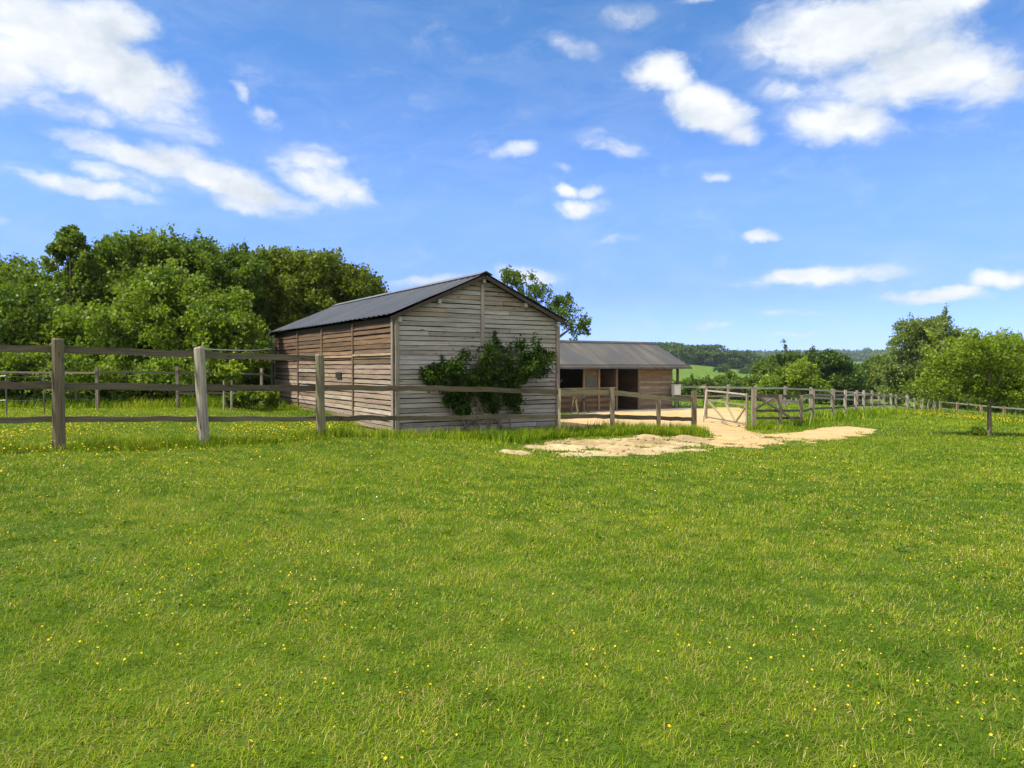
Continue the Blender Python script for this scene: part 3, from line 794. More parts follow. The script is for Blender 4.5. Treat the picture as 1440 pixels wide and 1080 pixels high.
corrugated('roof', stab, M['fibre'], (T0 - .4, SD / 2, SR), (1, 0, 0), (0, -math.cos(spit), -math.sin(spit)), 8.25 - T0 + .4, ssl, amp=.028)
corrugated('roof', stab, M['fibre'], (T0 - .4, SD / 2, SR), (1, 0, 0), (0, math.cos(spit), -math.sin(spit)), 8.25 - T0 + .4, ssl, amp=.028)
mb = MB()
for s in (-1, 1): mb.plank((T0 - .4, SD / 2 + s * .09, SR - .01), (8.27, SD / 2 + s * .09, SR - .01), (0, s * math.cos(spit), -math.sin(spit)), .22, .015, (1, 1, 1), 8, .006)
mb.build('ridge_cap', M['fibre'], stab)
mb = MB(); mb.box((T0, .0, -.3), (T1, SD, .012), (1, 1, 1)); mb.build('floor', M['earth_floor'], stab)
ap = MB(); ap.box((T0, -1.05, -.3), (7.9, -.06, .05), (1, 1, 1)); ob = ap.build('concrete_apron', M['concrete']); ob.location = stab.location; ob.rotation_euler = stab.rotation_euler; tag(ob, kind='structure')

# trestle in front of the half wall
tb = S0 + EX * .85 + EY * -.75
tr = empty('trestle', (tb[0], tb[1], zs + .05), ROT + .15, 'small dark wooden trestle standing against the half wall of the stable', 'trestle')
bar(tr, 'beam', (-.35, 0, .68), (.35, 0, .68), (0, 1, 0), .14, .10, (.09, .07, .05))
for x in (-.28, .28):
    for s in (-1, 1): bar(tr, 'leg', (x, s * .05, .66), (x * 1.2, s * .24, 0), (1, 0, 0), .07, .06, jit((.17, .13, .09) if x < 0 else (.08, .06, .045)))
# meter box on post
bp = S0 + EX * 7.15 + EY * -.35
bx = empty('meter_box', (bp[0], bp[1], zs), ROT, 'white utility box on a green pole at the stable corner', 'box')
mb = MB(); mb.box((-.22, -.12, .72), (.22, .08, 1.22), (1, 1, 1)); mb.build('cabinet', M['white_paint'], bx)
mb = MB(); mb.box((-.18, -.132, .76), (.14, -.121, 1.18), (1, 1, 1)); mb.build('door', M['white_paint'], bx)
mb = MB(); mb.plank((-.24, -.02, 1.23), (.24, -.02, 1.23), (0, 1, 0), .26, .02, (1, 1, 1), 1); mb.build('lid', M['white_paint'], bx)
mb = MB(); mb.tube([(.05, 0, -.05), (.05, 0, .73)], .05, (1, 1, 1), 10); mb.build('pole', M['green_paint'], bx)

for th, a, b in ((barn, 'ridge_cap', 'roof'), (stab, 'ridge_cap', 'roof'), (bx, 'door', 'cabinet'), (bx, 'lid', 'cabinet')):
    ch = {o.name.split('.')[0]: o for o in reversed(th.children)}
    ch[a].parent = ch[b]
# ------------------------------------------------------------------ foliage
def leaf_quads(Cn, D, size, col):
    """Cn centres, D leaf axis directions, size lengths"""
    n = len(Cn); D = D / (np.linalg.norm(D, axis=1)[:, None] + 1e-9)
    r = rng.normal(size=(n, 3)); s = np.cross(D, r); s /= (np.linalg.norm(s, axis=1)[:, None] + 1e-9); nn = np.cross(D, s)
    a = size[:, None] * D * .5; w = size[:, None] * s * .4; fold = nn * size[:, None] * .12
    V = np.stack([Cn - a, Cn + w + fold - a * .1, Cn + a, Cn - w + fold - a * .1], 1).reshape(-1, 3)
    Q = (np.arange(n)[:, None] * 4 + np.arange(4)[None]); return V, Q, np.repeat(col, 4, 0)

def blob_leaves(blobs, leaf, dens, cols, clump=.32, fill=.25, up=.35, shoots=.22, bough=1.5):
    """blobs: (cx,cy,cz,rx,ry,rz). Each blob carries boughs, each bough carries leafy twigs; dens: twigs per square metre of blob surface"""
    Cs = []; Ds = []; Cc = []; cols = np.array(cols); nc = len(cols) - 1
    def emit(cen, out, tone, nl, spread):
        idx = np.repeat(np.arange(len(cen)), nl); m = len(idx); o = out[idx]
        off = rng.normal(size=(m, 3)) * spread * .5 + o * rng.uniform(-.3, 1, (m, 1)) * spread * .6
        Cs.append(cen[idx] + off); Ds.append(o * .7 + rng.normal(size=(m, 3)) * .8)
        t = np.clip(tone[idx] + rng.normal(0, .14, m), 0, 1)[:, None] * nc; i0 = np.minimum(t.astype(int), nc - 1); f = t - i0
        Cc.append((cols[i0[:, 0]] * (1 - f) + cols[i0[:, 0] + 1] * f) * rng.uniform(.8, 1.2, (m, 1)))
    for (cx, cy, cz, rx, ry, rz) in blobs:
        c = np.array([cx, cy, cz]); R = np.array([rx, ry, rz]); rm = (rx * ry * rz) ** (1 / 3)
        area = 4 * math.pi * (((rx * ry) ** 1.6 + (rx * rz) ** 1.6 + (ry * rz) ** 1.6) / 3) ** (1 / 1.6)
        rb = min(clump * bough, .5 * rm); nb = max(7, int(area / (rb * rb * 2.6)))
        d = rng.normal(size=(nb, 3)); d /= np.linalg.norm(d, axis=1)[:, None]
        lump = 1 + .30 * np.array([mnoise.noise(Vector(q * 1.9 + c)) for q in d]); rad = rng.uniform(.70, 1.0, nb) * lump
        bc = c + d * R * rad[:, None]; bt = np.clip(rng.normal(.5, .2, nb), 0, 1)
        k = max(nb * 3, int(area * dens)); bi = rng.integers(0, nb, k); out = d[bi] * .75 + np.array([0, 0, up + .25]); out /= np.linalg.norm(out, axis=1)[:, None]
        q = rng.normal(size=(k, 3)); q /= np.linalg.norm(q, axis=1)[:, None]; q += out * .8; q /= np.linalg.norm(q, axis=1)[:, None]
        emit(bc[bi] + q * np.array([1, 1, .7]) * (rb * rng.uniform(.55, 1.05, k))[:, None], q * .6 + out * .5, np.clip(bt[bi] + rng.normal(0, .15, k), 0, 1), rng.integers(12, 20, k), clump * .6)
        ki = int(k * fill); di = rng.normal(size=(ki, 3)); di /= np.linalg.norm(di, axis=1)[:, None] + 1e-9
        if ki: emit(c + di * R * rng.uniform(.2, .72, (ki, 1)), di, np.full(ki, .35), rng.integers(14, 22, ki), clump)
        # leading shoots
        sel = np.where((rng.random(nb) < shoots) & (d[:, 2] > -.15))[0]
        for b in sel:
            v = d[b] * .8 + np.array([0, 0, .75]) + rng.normal(0, .2, 3); v /= np.linalg.norm(v); ln_ = rb * rng.uniform(.9, 2.2); n = int(5 + 5 * ln_ / clump)
            f = np.linspace(.3, 1, n)[:, None]; emit(bc[b] + v * (rb * .5 + ln_ * f), np.repeat(v[None], n, 0), np.full(n, min(1, bt[b] + .15)), np.maximum(2, (7 * (1.15 - f[:, 0])).astype(int)), clump * .38)
    Cn = np.vstack(Cs); return leaf_quads(Cn, np.vstack(Ds), rng.uniform(.6, 1.3, len(Cn)) * leaf, np.vstack(Cc))

GREENS = {'mid': [(.040, .084, .010), (.088, .145, .014), (.135, .195, .020)],
          'dark': [(.030, .066, .010), (.062, .112, .013), (.098, .15, .018)],
          'bright': [(.085, .145, .010), (.15, .22, .014), (.24, .31, .026)],
          'fresh': [(.070, .128, .010), (.122, .190, .014), (.18, .245, .024)],
          'silver': [(.085, .130, .032), (.145, .200, .045), (.21, .265, .07)],
          'olive': [(.045, .075, .008), (.105, .145, .012), (.165, .205, .020)],
          'climber': [(.016, .038, .006), (.034, .070, .009), (.060, .105, .014)],
          'far': [(.045, .090, .022), (.070, .125, .028), (.10, .155, .034)]}

DK, LK = 8.0, 1.0
def limbs(base, targets, r0, col=(.16, .13, .095)):
    mb = MB(); base = np.array(base)
    fork = base + np.array([0, 0, .45 * (np.mean([t[2] for t in targets]) - base[2])])
    mb.tube([base - np.array([0, 0, .2]), base + (fork - base) * .25 + np.array([.02, 0, 0]), base + (fork - base) * .6, fork], [r0 * 1.35, r0 * 1.05, r0 * .95, r0 * .85], col, 10, .08)
    for t in targets:
        t = np.array(t); mid = fork + (t - fork) * .5 + np.array([random.uniform(-.15, .15), random.uniform(-.15, .15), .15])
        mb.tube([fork - np.array([0, 0, r0]), mid, t], [r0 * .7, r0 * .4, r0 * .12], jit(col, .2), 7, .08)
    return mb

def plant(name, label, cat, Y, blobs_px, pal, leaf=.11, dens=2.6, trunk=True, clump=.32, group=None, m='leaf', base=None, depthk=.9, r0=None, fill=.3, up=.35, yj=.5, rk=.92, shoots=.07):
    """blobs_px: (px, py, rx_px, ry_px[, dY]) as seen in the photograph, turned into world-size ellipsoids"""
    bl = []
    for b in blobs_px:
        dY = b[4] if len(b) > 4 else random.uniform(-yj, yj)
        p = W(b[0], b[1], Y + dY); k = (Y + dY) / F; bl.append((p[0], p[1], p[2], b[2] * k * rk, max(b[2], b[3]) * k * depthk * rk, b[3] * k * rk * .97))
    bx_ = base if base is not None else np.mean([b[0] for b in blobs_px])
    x, y = (bx_ - 720) / F * Y, Y; o3 = np.array([x, y, z1(x, y)])
    root = empty(name, o3, 0, label, cat, group)
    V, Q, T = blob_leaves(bl, leaf * LK, dens * DK, GREENS[pal], clump, fill, up, shoots)
    zlow = zt(V[:, 0], V[:, 1]); V[:, 2] = np.maximum(V[:, 2], zlow + .01)
    quads_mesh('crown', V - o3, Q, tint=T, m=M[m], parent=root)
    r0 = r0 or max(.035, .035 * (max(b[2] for b in bl) - o3[2]))
    tg = [(b[0] - x, b[1] - y, b[2] - o3[2] + .3 * b[5]) for b in bl]
    limbs((0, 0, 0), tg[:10], r0).build('trunk' if trunk else 'stems', M['bark'], root)
    return root

# --- wood behind the paddock (left)
plant('tree', 'bushy dark green tree at the end of the hedge, beyond the tall fence', 'tree', 27, [(-70, 420, 80, 60), (10, 410, 70, 45), (-20, 470, 90, 70), (45, 400, 50, 35), (30, 450, 60, 60)], 'mid', .12, 2.4)
plant('slender_tree', 'slender airy tree whose thin top sticks out above the hedge', 'tree', 25.5, [(97, 350, 10, 14), (92, 378, 18, 18), (114, 354, 8, 8), (104, 392, 24, 20), (76, 352, 6, 5), (124, 366, 7, 7), (98, 326, 6, 7), (108, 338, 6, 8), (88, 338, 6, 7), (98, 415, 30, 24)], 'mid', .10, .6, clump=.2, fill=.05, shoots=.6, r0=.07, rk=.8)
plant('tree', 'wide rounded green tree rising highest in the middle of the hedge row', 'tree', 27.5, [(190, 400, 75, 62), (255, 385, 60, 48), (150, 420, 60, 55), (220, 360, 45, 28), (285, 375, 45, 38), (165, 372, 40, 28), (310, 410, 50, 50), (220, 440, 90, 60), (320, 372, 34, 24), (340, 390, 40, 40), (130, 390, 34, 30), (240, 380, 60, 36)], 'mid', .12, 2.4)
plant('tree', 'dense dark tree with yellowish edges standing right behind the barn roof', 'tree', 29.5, [(430, 410, 72, 50), (490, 410, 48, 32), (380, 415, 55, 50), (350, 395, 40, 34), (425, 378, 45, 20), (400, 470, 80, 60), (505, 440, 40, 40), (460, 440, 70, 50), (460, 390, 50, 34), (415, 440, 60, 50), (385, 385, 34, 26), (520, 412, 22, 20)], 'olive', .12, 2.6)
plant('tree', 'dark bushy tree between the rounded tree and the barn, mostly in shadow', 'tree', 29, [(335, 430, 45, 50), (360, 480, 40, 60), (320, 480, 50, 60)], 'dark', .11, 2.6)
plant('hedge_shrub', 'light green bushy hedge shrub with raised pointed shoots, behind the paddock', 'shrub', 23, [(150, 470, 75, 45), (220, 450, 62, 50), (290, 465, 60, 48), (250, 420, 40, 32), (330, 490, 34, 50), (190, 520, 80, 45), (280, 525, 70, 40), (120, 510, 50, 45), (228, 400, 26, 22), (320, 440, 30, 30)], 'fresh', .115, 2.7, trunk=False)
plant('hedge_shrub', 'mid green hedge shrub at the edge of the photo, behind a wire fence', 'shrub', 23.2, [(20, 450, 62, 52), (-50, 470, 70, 70), (60, 480, 45, 50), (10, 520, 70, 45), (-110, 470, 80, 80), (45, 420, 36, 32)], 'mid', .115, 2.7, trunk=False)
plant('hedge_shrub', 'low leafy shrub overhanging the grass below the tall hedge', 'shrub', 21.3, [(110, 528, 36, 28), (60, 520, 30, 30), (20, 530, 36, 30), (165, 530, 34, 26), (205, 535, 30, 24), (238, 530, 30, 28), (-40, 525, 40, 34)], 'fresh', .10, 3.0, trunk=False, clump=.25)
plant('hedge_shrub', 'dark shadowy shrub filling the gap between the light hedge and the barn', 'shrub', 25.6, [(345, 520, 44, 44), (375, 535, 34, 34), (305, 530, 44, 40), (385, 500, 26, 26)], 'dark', .11, 2.2, trunk=False)
# --- tree between barn and stable
plant('tree', 'thin-leaved tree showing between the barn gable and the stable roof', 'tree', 45, [(735, 405, 24, 20), (715, 390, 14, 10), (755, 425, 26, 22), (790, 445, 26, 18), (808, 462, 20, 14), (795, 428, 14, 10), (765, 455, 34, 22), (735, 440, 30, 24)], 'mid', .14, .7, clump=.3, fill=.1, base=752)
# --- fruit tree at right
plant('fruit_tree', 'small bright green fruit tree with a single dark trunk standing in the field', 'tree', 22, [(1392, 520, 52, 34), (1345, 528, 44, 30), (1430, 520, 42, 36), (1312, 545, 28, 22), (1385, 488, 34, 24), (1350, 500, 34, 26), (1470, 530, 44, 30), (1416, 488, 26, 18), (1325, 515, 26, 20), (1435, 545, 34, 16), (1368, 550, 28, 15), (1412, 552, 26, 13)], 'bright', .085, 1.7, clump=.24, base=1392, r0=.062, yj=.7)
# --- trees behind the far fence (right)
plant('tree', 'tall grey-green tree rising highest behind the fruit tree', 'tree', 66, [(1300, 490, 38, 34), (1285, 525, 42, 38), (1318, 470, 26, 22), (1280, 470, 22, 18), (1335, 500, 32, 34), (1265, 540, 30, 26), (1305, 466, 15, 10), (1350, 540, 40, 35)], 'silver', .22, .75, clump=.5, shoots=.15)
plant('tree', 'broad dark tree behind the fruit tree at the field edge', 'tree', 60, [(1400, 515, 48, 34), (1440, 520, 46, 32), (1375, 540, 46, 34), (1365, 500, 26, 22), (1480, 520, 50, 36), (1412, 488, 18, 14), (1436, 495, 20, 16)], 'bright', .2, .8, clump=.5, shoots=.12)
for i, (px, Y) in enumerate(((1345, 61), (1400, 56), (1460, 52), (1530, 47))):
    plant('hedge', ['dark hedge shrub by the boundary fence, below the tall tree', 'dark hedge shrub behind the trunk of the fruit tree', 'dark hedge shrub past the fruit tree by the photo edge', 'dark hedge shrub at the far end of the boundary fence'][i], 'shrub', Y, [(px - 20, 575, 28, 14), (px + 15, 572, 30, 18), (px + 40, 578, 26, 16), (px, 560, 30, 16)], 'dark', .17, 1.6, trunk=False, clump=.4)
# --- mid-distance trees behind the yard
plant('tree', 'dark rounded tree, biggest of the clump behind the yard fence', 'tree', 75, [(1160, 525, 32, 28), (1135, 516, 24, 18), (1180, 535, 26, 28), (1155, 508, 20, 10), (1120, 528, 30, 30), (1165, 550, 36, 22)], 'dark', .25, .8, clump=.6)
plant('tree', 'dark tree at the edge of the clump, beside the blue ridge view', 'tree', 80, [(1190, 540, 20, 26), (1180, 520, 18, 16), (1200, 552, 18, 16)], 'dark', .25, .8, clump=.6)
plant('tree', 'green tree with pointed top beside the big dark clump', 'tree', 82, [(1100, 525, 24, 18), (1080, 530, 28, 22), (1110, 513, 16, 11), (1092, 545, 34, 20)], 'mid', .25, .8, clump=.6)
plant('shrub', 'light green rounded shrub in front of the dark clump, behind the braced fence', 'shrub', 58, [(1125, 535, 26, 20), (1100, 540, 26, 18), (1140, 545, 20, 18), (1130, 520, 16, 10), (1085, 548, 18, 14)], 'bright', .17, 1.3, trunk=False, clump=.4)
for px, Y, py, rx, ry, lab in ((985, 78, 546, 22, 11, 'low green shrub next to the stable corner beyond the yard'), (1010, 84, 543, 20, 11, 'round shrub below the hill field'), (1045, 80, 546, 26, 10, 'hedge shrub below the hill, behind the open gate'), (963, 70, 550, 14, 12, 'narrow shrub close behind the stable post'), (1026, 92, 535, 10, 10, 'small pointed tree standing in front of the hill field'), (1072, 76, 542, 18, 13, 'low shrub between the gate and the light green shrub')):
    plant('shrub', lab, 'shrub', Y, [(px - rx * .4, py, rx * .7, ry), (px + rx * .5, py + 3, rx * .7, ry * .8), (px, py + 8, rx, ry * .7), (px + rx * .1, py - ry * .5, rx * .5, ry * .5)], 'mid', .22, .8, trunk=False, clump=.45)
plant('tree', 'pale green tree in the valley below the blue ridge', 'tree', 95, [(1232, 535, 22, 16), (1250, 545, 22, 16), (1220, 548, 20, 12)], 'olive', .3, .6, clump=.7)
plant('tree', 'darker green tree in the valley next to the tall grey-green tree', 'tree', 120, [(1238, 515, 16, 10), (1225, 520, 14, 9), (1252, 525, 14, 12)], 'mid', .4, .35, clump=1.0)

# --- far hill wood: copies of three crowns
protos = []
for k in range(3):
    bl = [(0, 0, 6.0, 4.2, 4.2, 3.6), (2.4, .5, 5.0, 3, 3, 3), (-2.2, -.6, 5.2, 3, 3, 3), (.4, 1.8, 7.5, 2.6, 2.6, 2.2)]
    bl = [tuple(np.array(b) * np.array([random.uniform(.8, 1.2) for _ in range(6)])) for b in bl]
    V, Q, T = blob_leaves(bl, .8, .45, GREENS['far'], 1.2, .1, .35, 0)
    V[:, 2] = np.maximum(V[:, 2], .1)
    r = empty('hill_tree', (0, 0, 0), 0, 'dark tree of the wood and hedges on the far hill', 'tree', 'trees on the far hill')
    quads_mesh('crown', V, Q, tint=T, m=M['darkleaf'], parent=r)
    limbs((0, 0, 0), [(b[0], b[1], b[2]) for b in bl], .3).build('trunk', M['bark'], r); protos.append(r)
spots = []
for i in range(70):     # wood along the crest
    px = 915 + (i * 37 % 70) * 2.55 + random.uniform(-3, 3); Y = random.uniform(500, 620); spots.append((px, Y, random.uniform(.8, 1.25) * (1.15 if px < 1060 else .9)))
for px, Y, sz in ((1012, 400, .42), (1021, 400, .5), (1046, 395, .36), (1056, 400, .5), (1064, 400, .58), (1073, 405, .55), (1083, 430, .6), (1096, 440, .7), (950, 430, .45), (942, 440, .5), (1033, 330, .3), (1100, 350, .8), (1215, 300, .7), (1228, 310, .65), (1240, 330, .8), (1255, 340, .8), (1262, 300, .7), (1205, 280, .7), (1235, 260, .6), (1250, 250, .6), (1195, 420, .8), (1222, 430, .9), (1260, 450, .9), (1242, 200, .45), (1225, 210, .45), (1210, 230, .5), (1200, 200, .5), (1256, 220, .5), (1232, 380, .8), (1212, 360, .8), (1248, 390, .8), (1266, 360, .8)):
    spots.append((px, Y, sz))
for i, (px, Y, s) in enumerate(spots):
    x = (px - 720) / F * Y; p = protos[i % 3]
    if i < 3: r = p
    else:
        r = p.copy(); C.objects.link(r)
        for ch in p.children:
            c = ch.copy(); C.objects.link(c); c.parent = r
    if px > 1180: tag(r, 'small distant tree dotted about the valley below the blue ridge', None, 'trees in the valley')
    r.location = (x, Y, z1(x, Y) - .6); r.rotation_euler = (0, 0, random.uniform(0, 6.28)); r.scale = (s * random.uniform(.9, 1.3),) * 2 + (s,)
# distant ridge woodland: one mass
k = 900
px = rng.uniform(1020, 1420, k); Yr = rng.uniform(1500, 2200, k); xr = (px - 720) / F * Yr
blr = [(a, b, c + 4, 16, 16, rng.uniform(6, 12)) for a, b, c in zip(xr, Yr, zt(xr, Yr))]
V, Q, T = blob_leaves(blr, 5.0, .014, GREENS['far'], 6.0, .1, .35, 0)
tag(quads_mesh('distant_woods', V, Q, tint=T, m=M['darkleaf']), kind='stuff')

# ------------------------------------------------------------------ climber on the gable
def bloc(u, o, z):
    p = B0 + EX * u - EY * o; return np.array([p[0], p[1], z])
cb = [(1.95, .30, 1.72, .42, .24, .26), (2.75, .36, 1.76, .62, .30, .34), (3.25, .32, 1.60, .38, .26, .30), (2.45, .30, 1.45, .55, .24, .24), (1.15, .22, 1.36, .40, .20, .24), (.78, .16, 1.40, .18, .14, .12),
      (1.6, .22, 1.25, .30, .2, .2), (2.7, .24, 1.22, .3, .18, .22), (2.25, .18, .90, .16, .12, .26), (2.85, .18, .82, .14, .12, .26), (1.3, .14, .95, .12, .1, .22), (3.55, .26, 1.72, .24, .18, .2), (1.5, .18, .72, .10, .1, .2), (2.0, .18, 1.2, .16, .12, .2)]
o3 = bloc(2.3, .15, z1(*bloc(2.3, .15, 0)[:2])); climb = empty('climbing_shrub', o3, 0, 'dark green climbing shrub growing up the grey barn gable', 'shrub')
bl = []
for u, o, z, a, b, c in cb:
    p = bloc(u, o, z - .10); bl.append((p[0], p[1], p[2], a * .85, b * 1.1, c))
V, Q, T = blob_leaves(bl, .064, 17, GREENS['climber'], .16, .08, -.25, .35)
# keep in front of the boards
loc = (V[:, :2] - B0) @ EY; push = np.maximum(0, loc + .07); V[:, :2] -= EY * push[:, None]
quads_mesh('foliage', V - o3, Q, tint=T, m=M['darkleaf'], parent=climb)
mb = MB()
for i in range(13):
    u0 = random.uniform(1.3, 3.1); b = random.choice(cb[:9]); a0 = bloc(u0, .1, 0); a0[2] = z1(*a0[:2]) - .05
    a1 = bloc((u0 + b[0]) / 2 + random.uniform(-.1, .1), .12, .8); a2 = bloc(b[0], .16, b[2])
    mb.tube([a0 - o3, a1 - o3, a2 - o3], [.02, .016, .006], jit((.17, .14, .10), .3), 6, .1)
mb.build('stems', M['bark'], climb)

# staked mop-head sapling and weeds
def small_plant(name, label, px, Y, blobs, pal, leaf, dens, stakes=()):
    x, y, _ = W(px, 560, Y); o3 = np.array([x, y, z1(x, y)]); root = empty(name, o3, 0, label, 'plant')
    V, Q, T = blob_leaves(blobs, leaf * .8, dens * 1.6, GREENS[pal], .12, .2, .6, .5); quads_mesh('foliage', V, Q, tint=T, m=M['leaf'], parent=root)
    limbs((0, 0, 0), [(b[0], b[1], b[2]) for b in blobs], .018).build('stem', M['bark'], root)
    for sx, h in stakes:
        mb = MB(); mb.tube([(sx, -.08, -.1), (sx + .01, -.08, h)], .03, (.25, .22, .18), 8); mb.build('stake', M['post'], root)
    return root
small_plant('sapling', 'staked mop-headed sapling on the grass near the barn', 325, 19.5, [(0, 0, 1.0, .27, .24, .15)], 'bright', .13, 26, ((-.16, .78), (.04, .8)))
small_plant('weed_clump', 'leafy weed clump against the old rail fence by the sapling', 350, 20.2, [(0, 0, .28, .2, .18, .22), (.5, .1, .24, .25, .2, .2), (-.4, 0, .2, .2, .16, .16)], 'fresh', .11, 12)
small_plant('weed_clump', 'small dark weed at the foot of the fruit tree', 1376, 21.8, [(0, 0, .10, .11, .1, .11), (.1, 0, .07, .1, .1, .07)], 'fresh', .06, 16)

weeds('clover', 1.8, 6, 3000, .020); weeds('clover', 6, 14, 3500, .03)
# ------------------------------------------------------------------ taller grass, buttercups, daisies
def long_grass(name, lines, n, spread, Ls, Ws, dry=.08, dens_noise=True):
    seg = []; 
    for pts in lines:
        for a, b in zip(pts[:-1], pts[1:]): seg.append((np.array(a[:2]), np.array(b[:2])))
    ln = np.array([np.linalg.norm(b - a) for a, b in seg]); ch = rng.choice(len(seg), n, p=ln / ln.sum()); t = rng.random(n)
    A = np.array([s[0] for s in seg])[ch]; B = np.array([s[1] for s in seg])[ch]
    P = A + (B - A) * t[:, None] + rng.normal(0, 1, (n, 2)) * spread
    X, Y = P[:, 0], P[:, 1]
    k = (fbm(X * 1.5, Y * 1.5, 61, 3) + rng.normal(0, .08, n) > .44) & (sd_poly(X, Y, barn_poly) < -.03) & (sd_poly(X, Y, yard_poly) < .12) & (sd_poly(X, Y, bank_poly) < .12)
    X, Y = X[k], Y[k]; n = len(X)
    c = grass_cols(X, Y, dry) * np.array([.95, 1.0, .9])
    o = blades(name, X, Y, rng.uniform(.5, 1.3, n) * Ls * (.5 + fbm(X * 2, Y * 2, 62, 2)), rng.uniform(.7, 1.3, n) * Ws, rng.uniform(0, .45, n), rng.uniform(.2, 1.3, n), rng.uniform(0, 6.28, n), c, 3, M['grass'])
    return tag(o, kind='stuff')
verge = [W(x, y, Y)[:2] for x, y, Y in ((640, 612, 14.6), (760, 608, 15.9), (860, 606, 17.3), (940, 606, 18.4), (985, 608, 19.2))]
long_grass('tall_grass', [[p[:2] for p in pl]], 9000, .26, .15, .009)
long_grass('tall_grass', [[p[:2] for p in pw[:4]]], 9000, .3, .18, .010)
long_grass('tall_grass', [verge], 16000, .34, .22, .012, .05)
long_grass('tall_grass', [[p[:2] for p in gw], [gw[0][:2], gw[0][:2] + np.array([.8, -.5])]], 6000, .32, .22, .014)
long_grass('tall_grass', [[B0 + EX * 0.1 - EY * .15, B0 + EX * 4.2 - EY * .15], [B0 - EX * .15, B0 - EX * .15 + EY * 9.9]], 5000, .13, .17, .010)
hl = [W(x, 570, Y)[:2] for x, Y in ((-120, 21), (60, 20.6), (200, 20.6), (300, 20.8), (380, 21.5))]
long_grass('tall_grass', [hl], 10000, .45, .25, .016, .03)
long_grass('tall_grass', [[(E0 + (E1 - E0) * s)[:2] for s in (0, .5, 1)]], 9000, .4, .32, .03, .03)
long_grass('tall_grass', [[W(x, 590, Y)[:2] for x, Y in ((1318, 57), (1380, 50), (1450, 43), (1530, 37))]], 12000, .9, .5, .04, .2)

def flowers(name, X, Y, hgt, size, col, cat=None):
    n = len(X); Z = zt(X, Y) + hgt
    k = 5; rows = []; ax = rng.normal(0, .45, (n, 3)); ax[:, 2] = 1; ax /= np.linalg.norm(ax, axis=1)[:, None]
    e1 = np.cross(ax, rng.normal(size=(n, 3))); e1 /= np.linalg.norm(e1, axis=1)[:, None]; e2 = np.cross(ax, e1)
    c = np.c_[X, Y, Z]; Vs = []; Qs = []
    for j in range(k):
        a = 2 * math.pi * j / k; w = .55
        d0 = e1 * math.cos(a - w) + e2 * math.sin(a - w); d1 = e1 * math.cos(a) + e2 * math.sin(a); d2 = e1 * math.cos(a + w) + e2 * math.sin(a + w)
        s = size[:, None]
        Vs.append(np.stack([c, c + d0 * s * .75 + ax * s * .3, c + d1 * s + ax * s * .42, c + d2 * s * .75 + ax * s * .3], 1))
    V = np.stack(Vs, 1).reshape(-1, 3); Q = np.arange(len(V)).reshape(-1, 4); T = np.repeat(col, 4 * k, 0)
    # stems
    sw = size * .10; g = np.c_[X, Y, Z - hgt - .01]; sd = np.c_[sw, sw * 0, sw * 0]
    SV = np.stack([g - sd, g + sd, c + sd, c - sd], 1).reshape(-1, 3); SQ = np.arange(len(SV)).reshape(-1, 4) + len(V)
    ST = np.tile(np.array([[.08, .16, .02]]), (len(SV), 1))
    o = quads_mesh(name, np.vstack([V, SV]), np.vstack([Q, SQ]), tint=np.vstack([T, ST]), m=M['petal'])
    return tag(o, kind='stuff')

fx, fy = scatter(2.2, 9.5, 8000); k = (fbm(fx * .55, fy * .55, 71, 3) + rng.normal(0, .1, len(fx)) + .10 * sst(2, -5, fx) > .53) & (grass_ok(fx, fy) > .5); fx, fy = fx[k], fy[k]
F1 = (fx, fy)
fx, fy = scatter(9.5, 22, 7500); k = (fbm(fx * .45, fy * .45, 72, 3) + rng.normal(0, .1, len(fx)) + .06 * sst(2, -5, fx) > .50) & (grass_ok(fx, fy) > .5); F2 = (fx[k], fy[k])
# dense drift in the paddock behind the tall fence
n = 5500
fx = rng.uniform(-17, -3.4, n); line_y = 10.5 + (fx + 6.46) * .82 + .3; fy = line_y + rng.normal(1.1, 1.8, n)
k = (fbm(fx * .9, fy * .9, 73, 3) + rng.normal(0, .09, n) > .50) & (fy < 20) & (fy > 6.5) & (sd_poly(fx, fy, barn_poly) < -.3); F3 = (fx[k], fy[k])
# right meadow edge
n = 1300; s = rng.random(n); A = np.array(W(1265, 585, 42)[:2]); Bp = np.array(W(1540, 590, 30)[:2]); PP = A + (Bp - A) * s[:, None] + rng.normal(0, 1, (n, 2)) * np.array([1.5, 4.5])
k = (fbm(PP[:, 0] * .35, PP[:, 1] * .35, 74, 3) + rng.normal(0, .06, n) > .5); F4 = (PP[k, 0], PP[k, 1])
YEL = np.array([.78, .56, .012])
for (fx, fy), h, s in ((F1, .045, .0062), (F2, .07, .0105), (F3, .13, .0135), (F4, .2, .024)):
    n = len(fx); flowers('buttercups', fx, fy, rng.uniform(.5, 1.3, n) * h, rng.uniform(.75, 1.2, n) * s, YEL * rng.uniform(.8, 1.1, (n, 1)))
dx, dy = scatter(2.8, 14, 60); k = grass_ok(dx, dy) > .5; dx, dy = dx[k], dy[k]
flowers('daisies', dx, dy, np.full(len(dx), .06), rng.uniform(.007, .011, len(dx)), np.tile([[.8, .8, .76]], (len(dx), 1)))

# ------------------------------------------------------------------ air
hz = MB(); hz.box((-900, -60, -40), (1300, 2600, 95), (1, 1, 1))
hm, hnt, hout = mat('air'); pv = N(hnt, 'ShaderNodeVolumePrincipled'); pv.inputs['Density'].default_value = .00013; pv.inputs['Color'].default_value = (.75, .86, 1.0, 1); pv.inputs['Anisotropy'].default_value = .2
L(hnt, pv.outputs[0], hout.inputs['Volume']); tag(hz.build('haze', hm), kind='stuff')
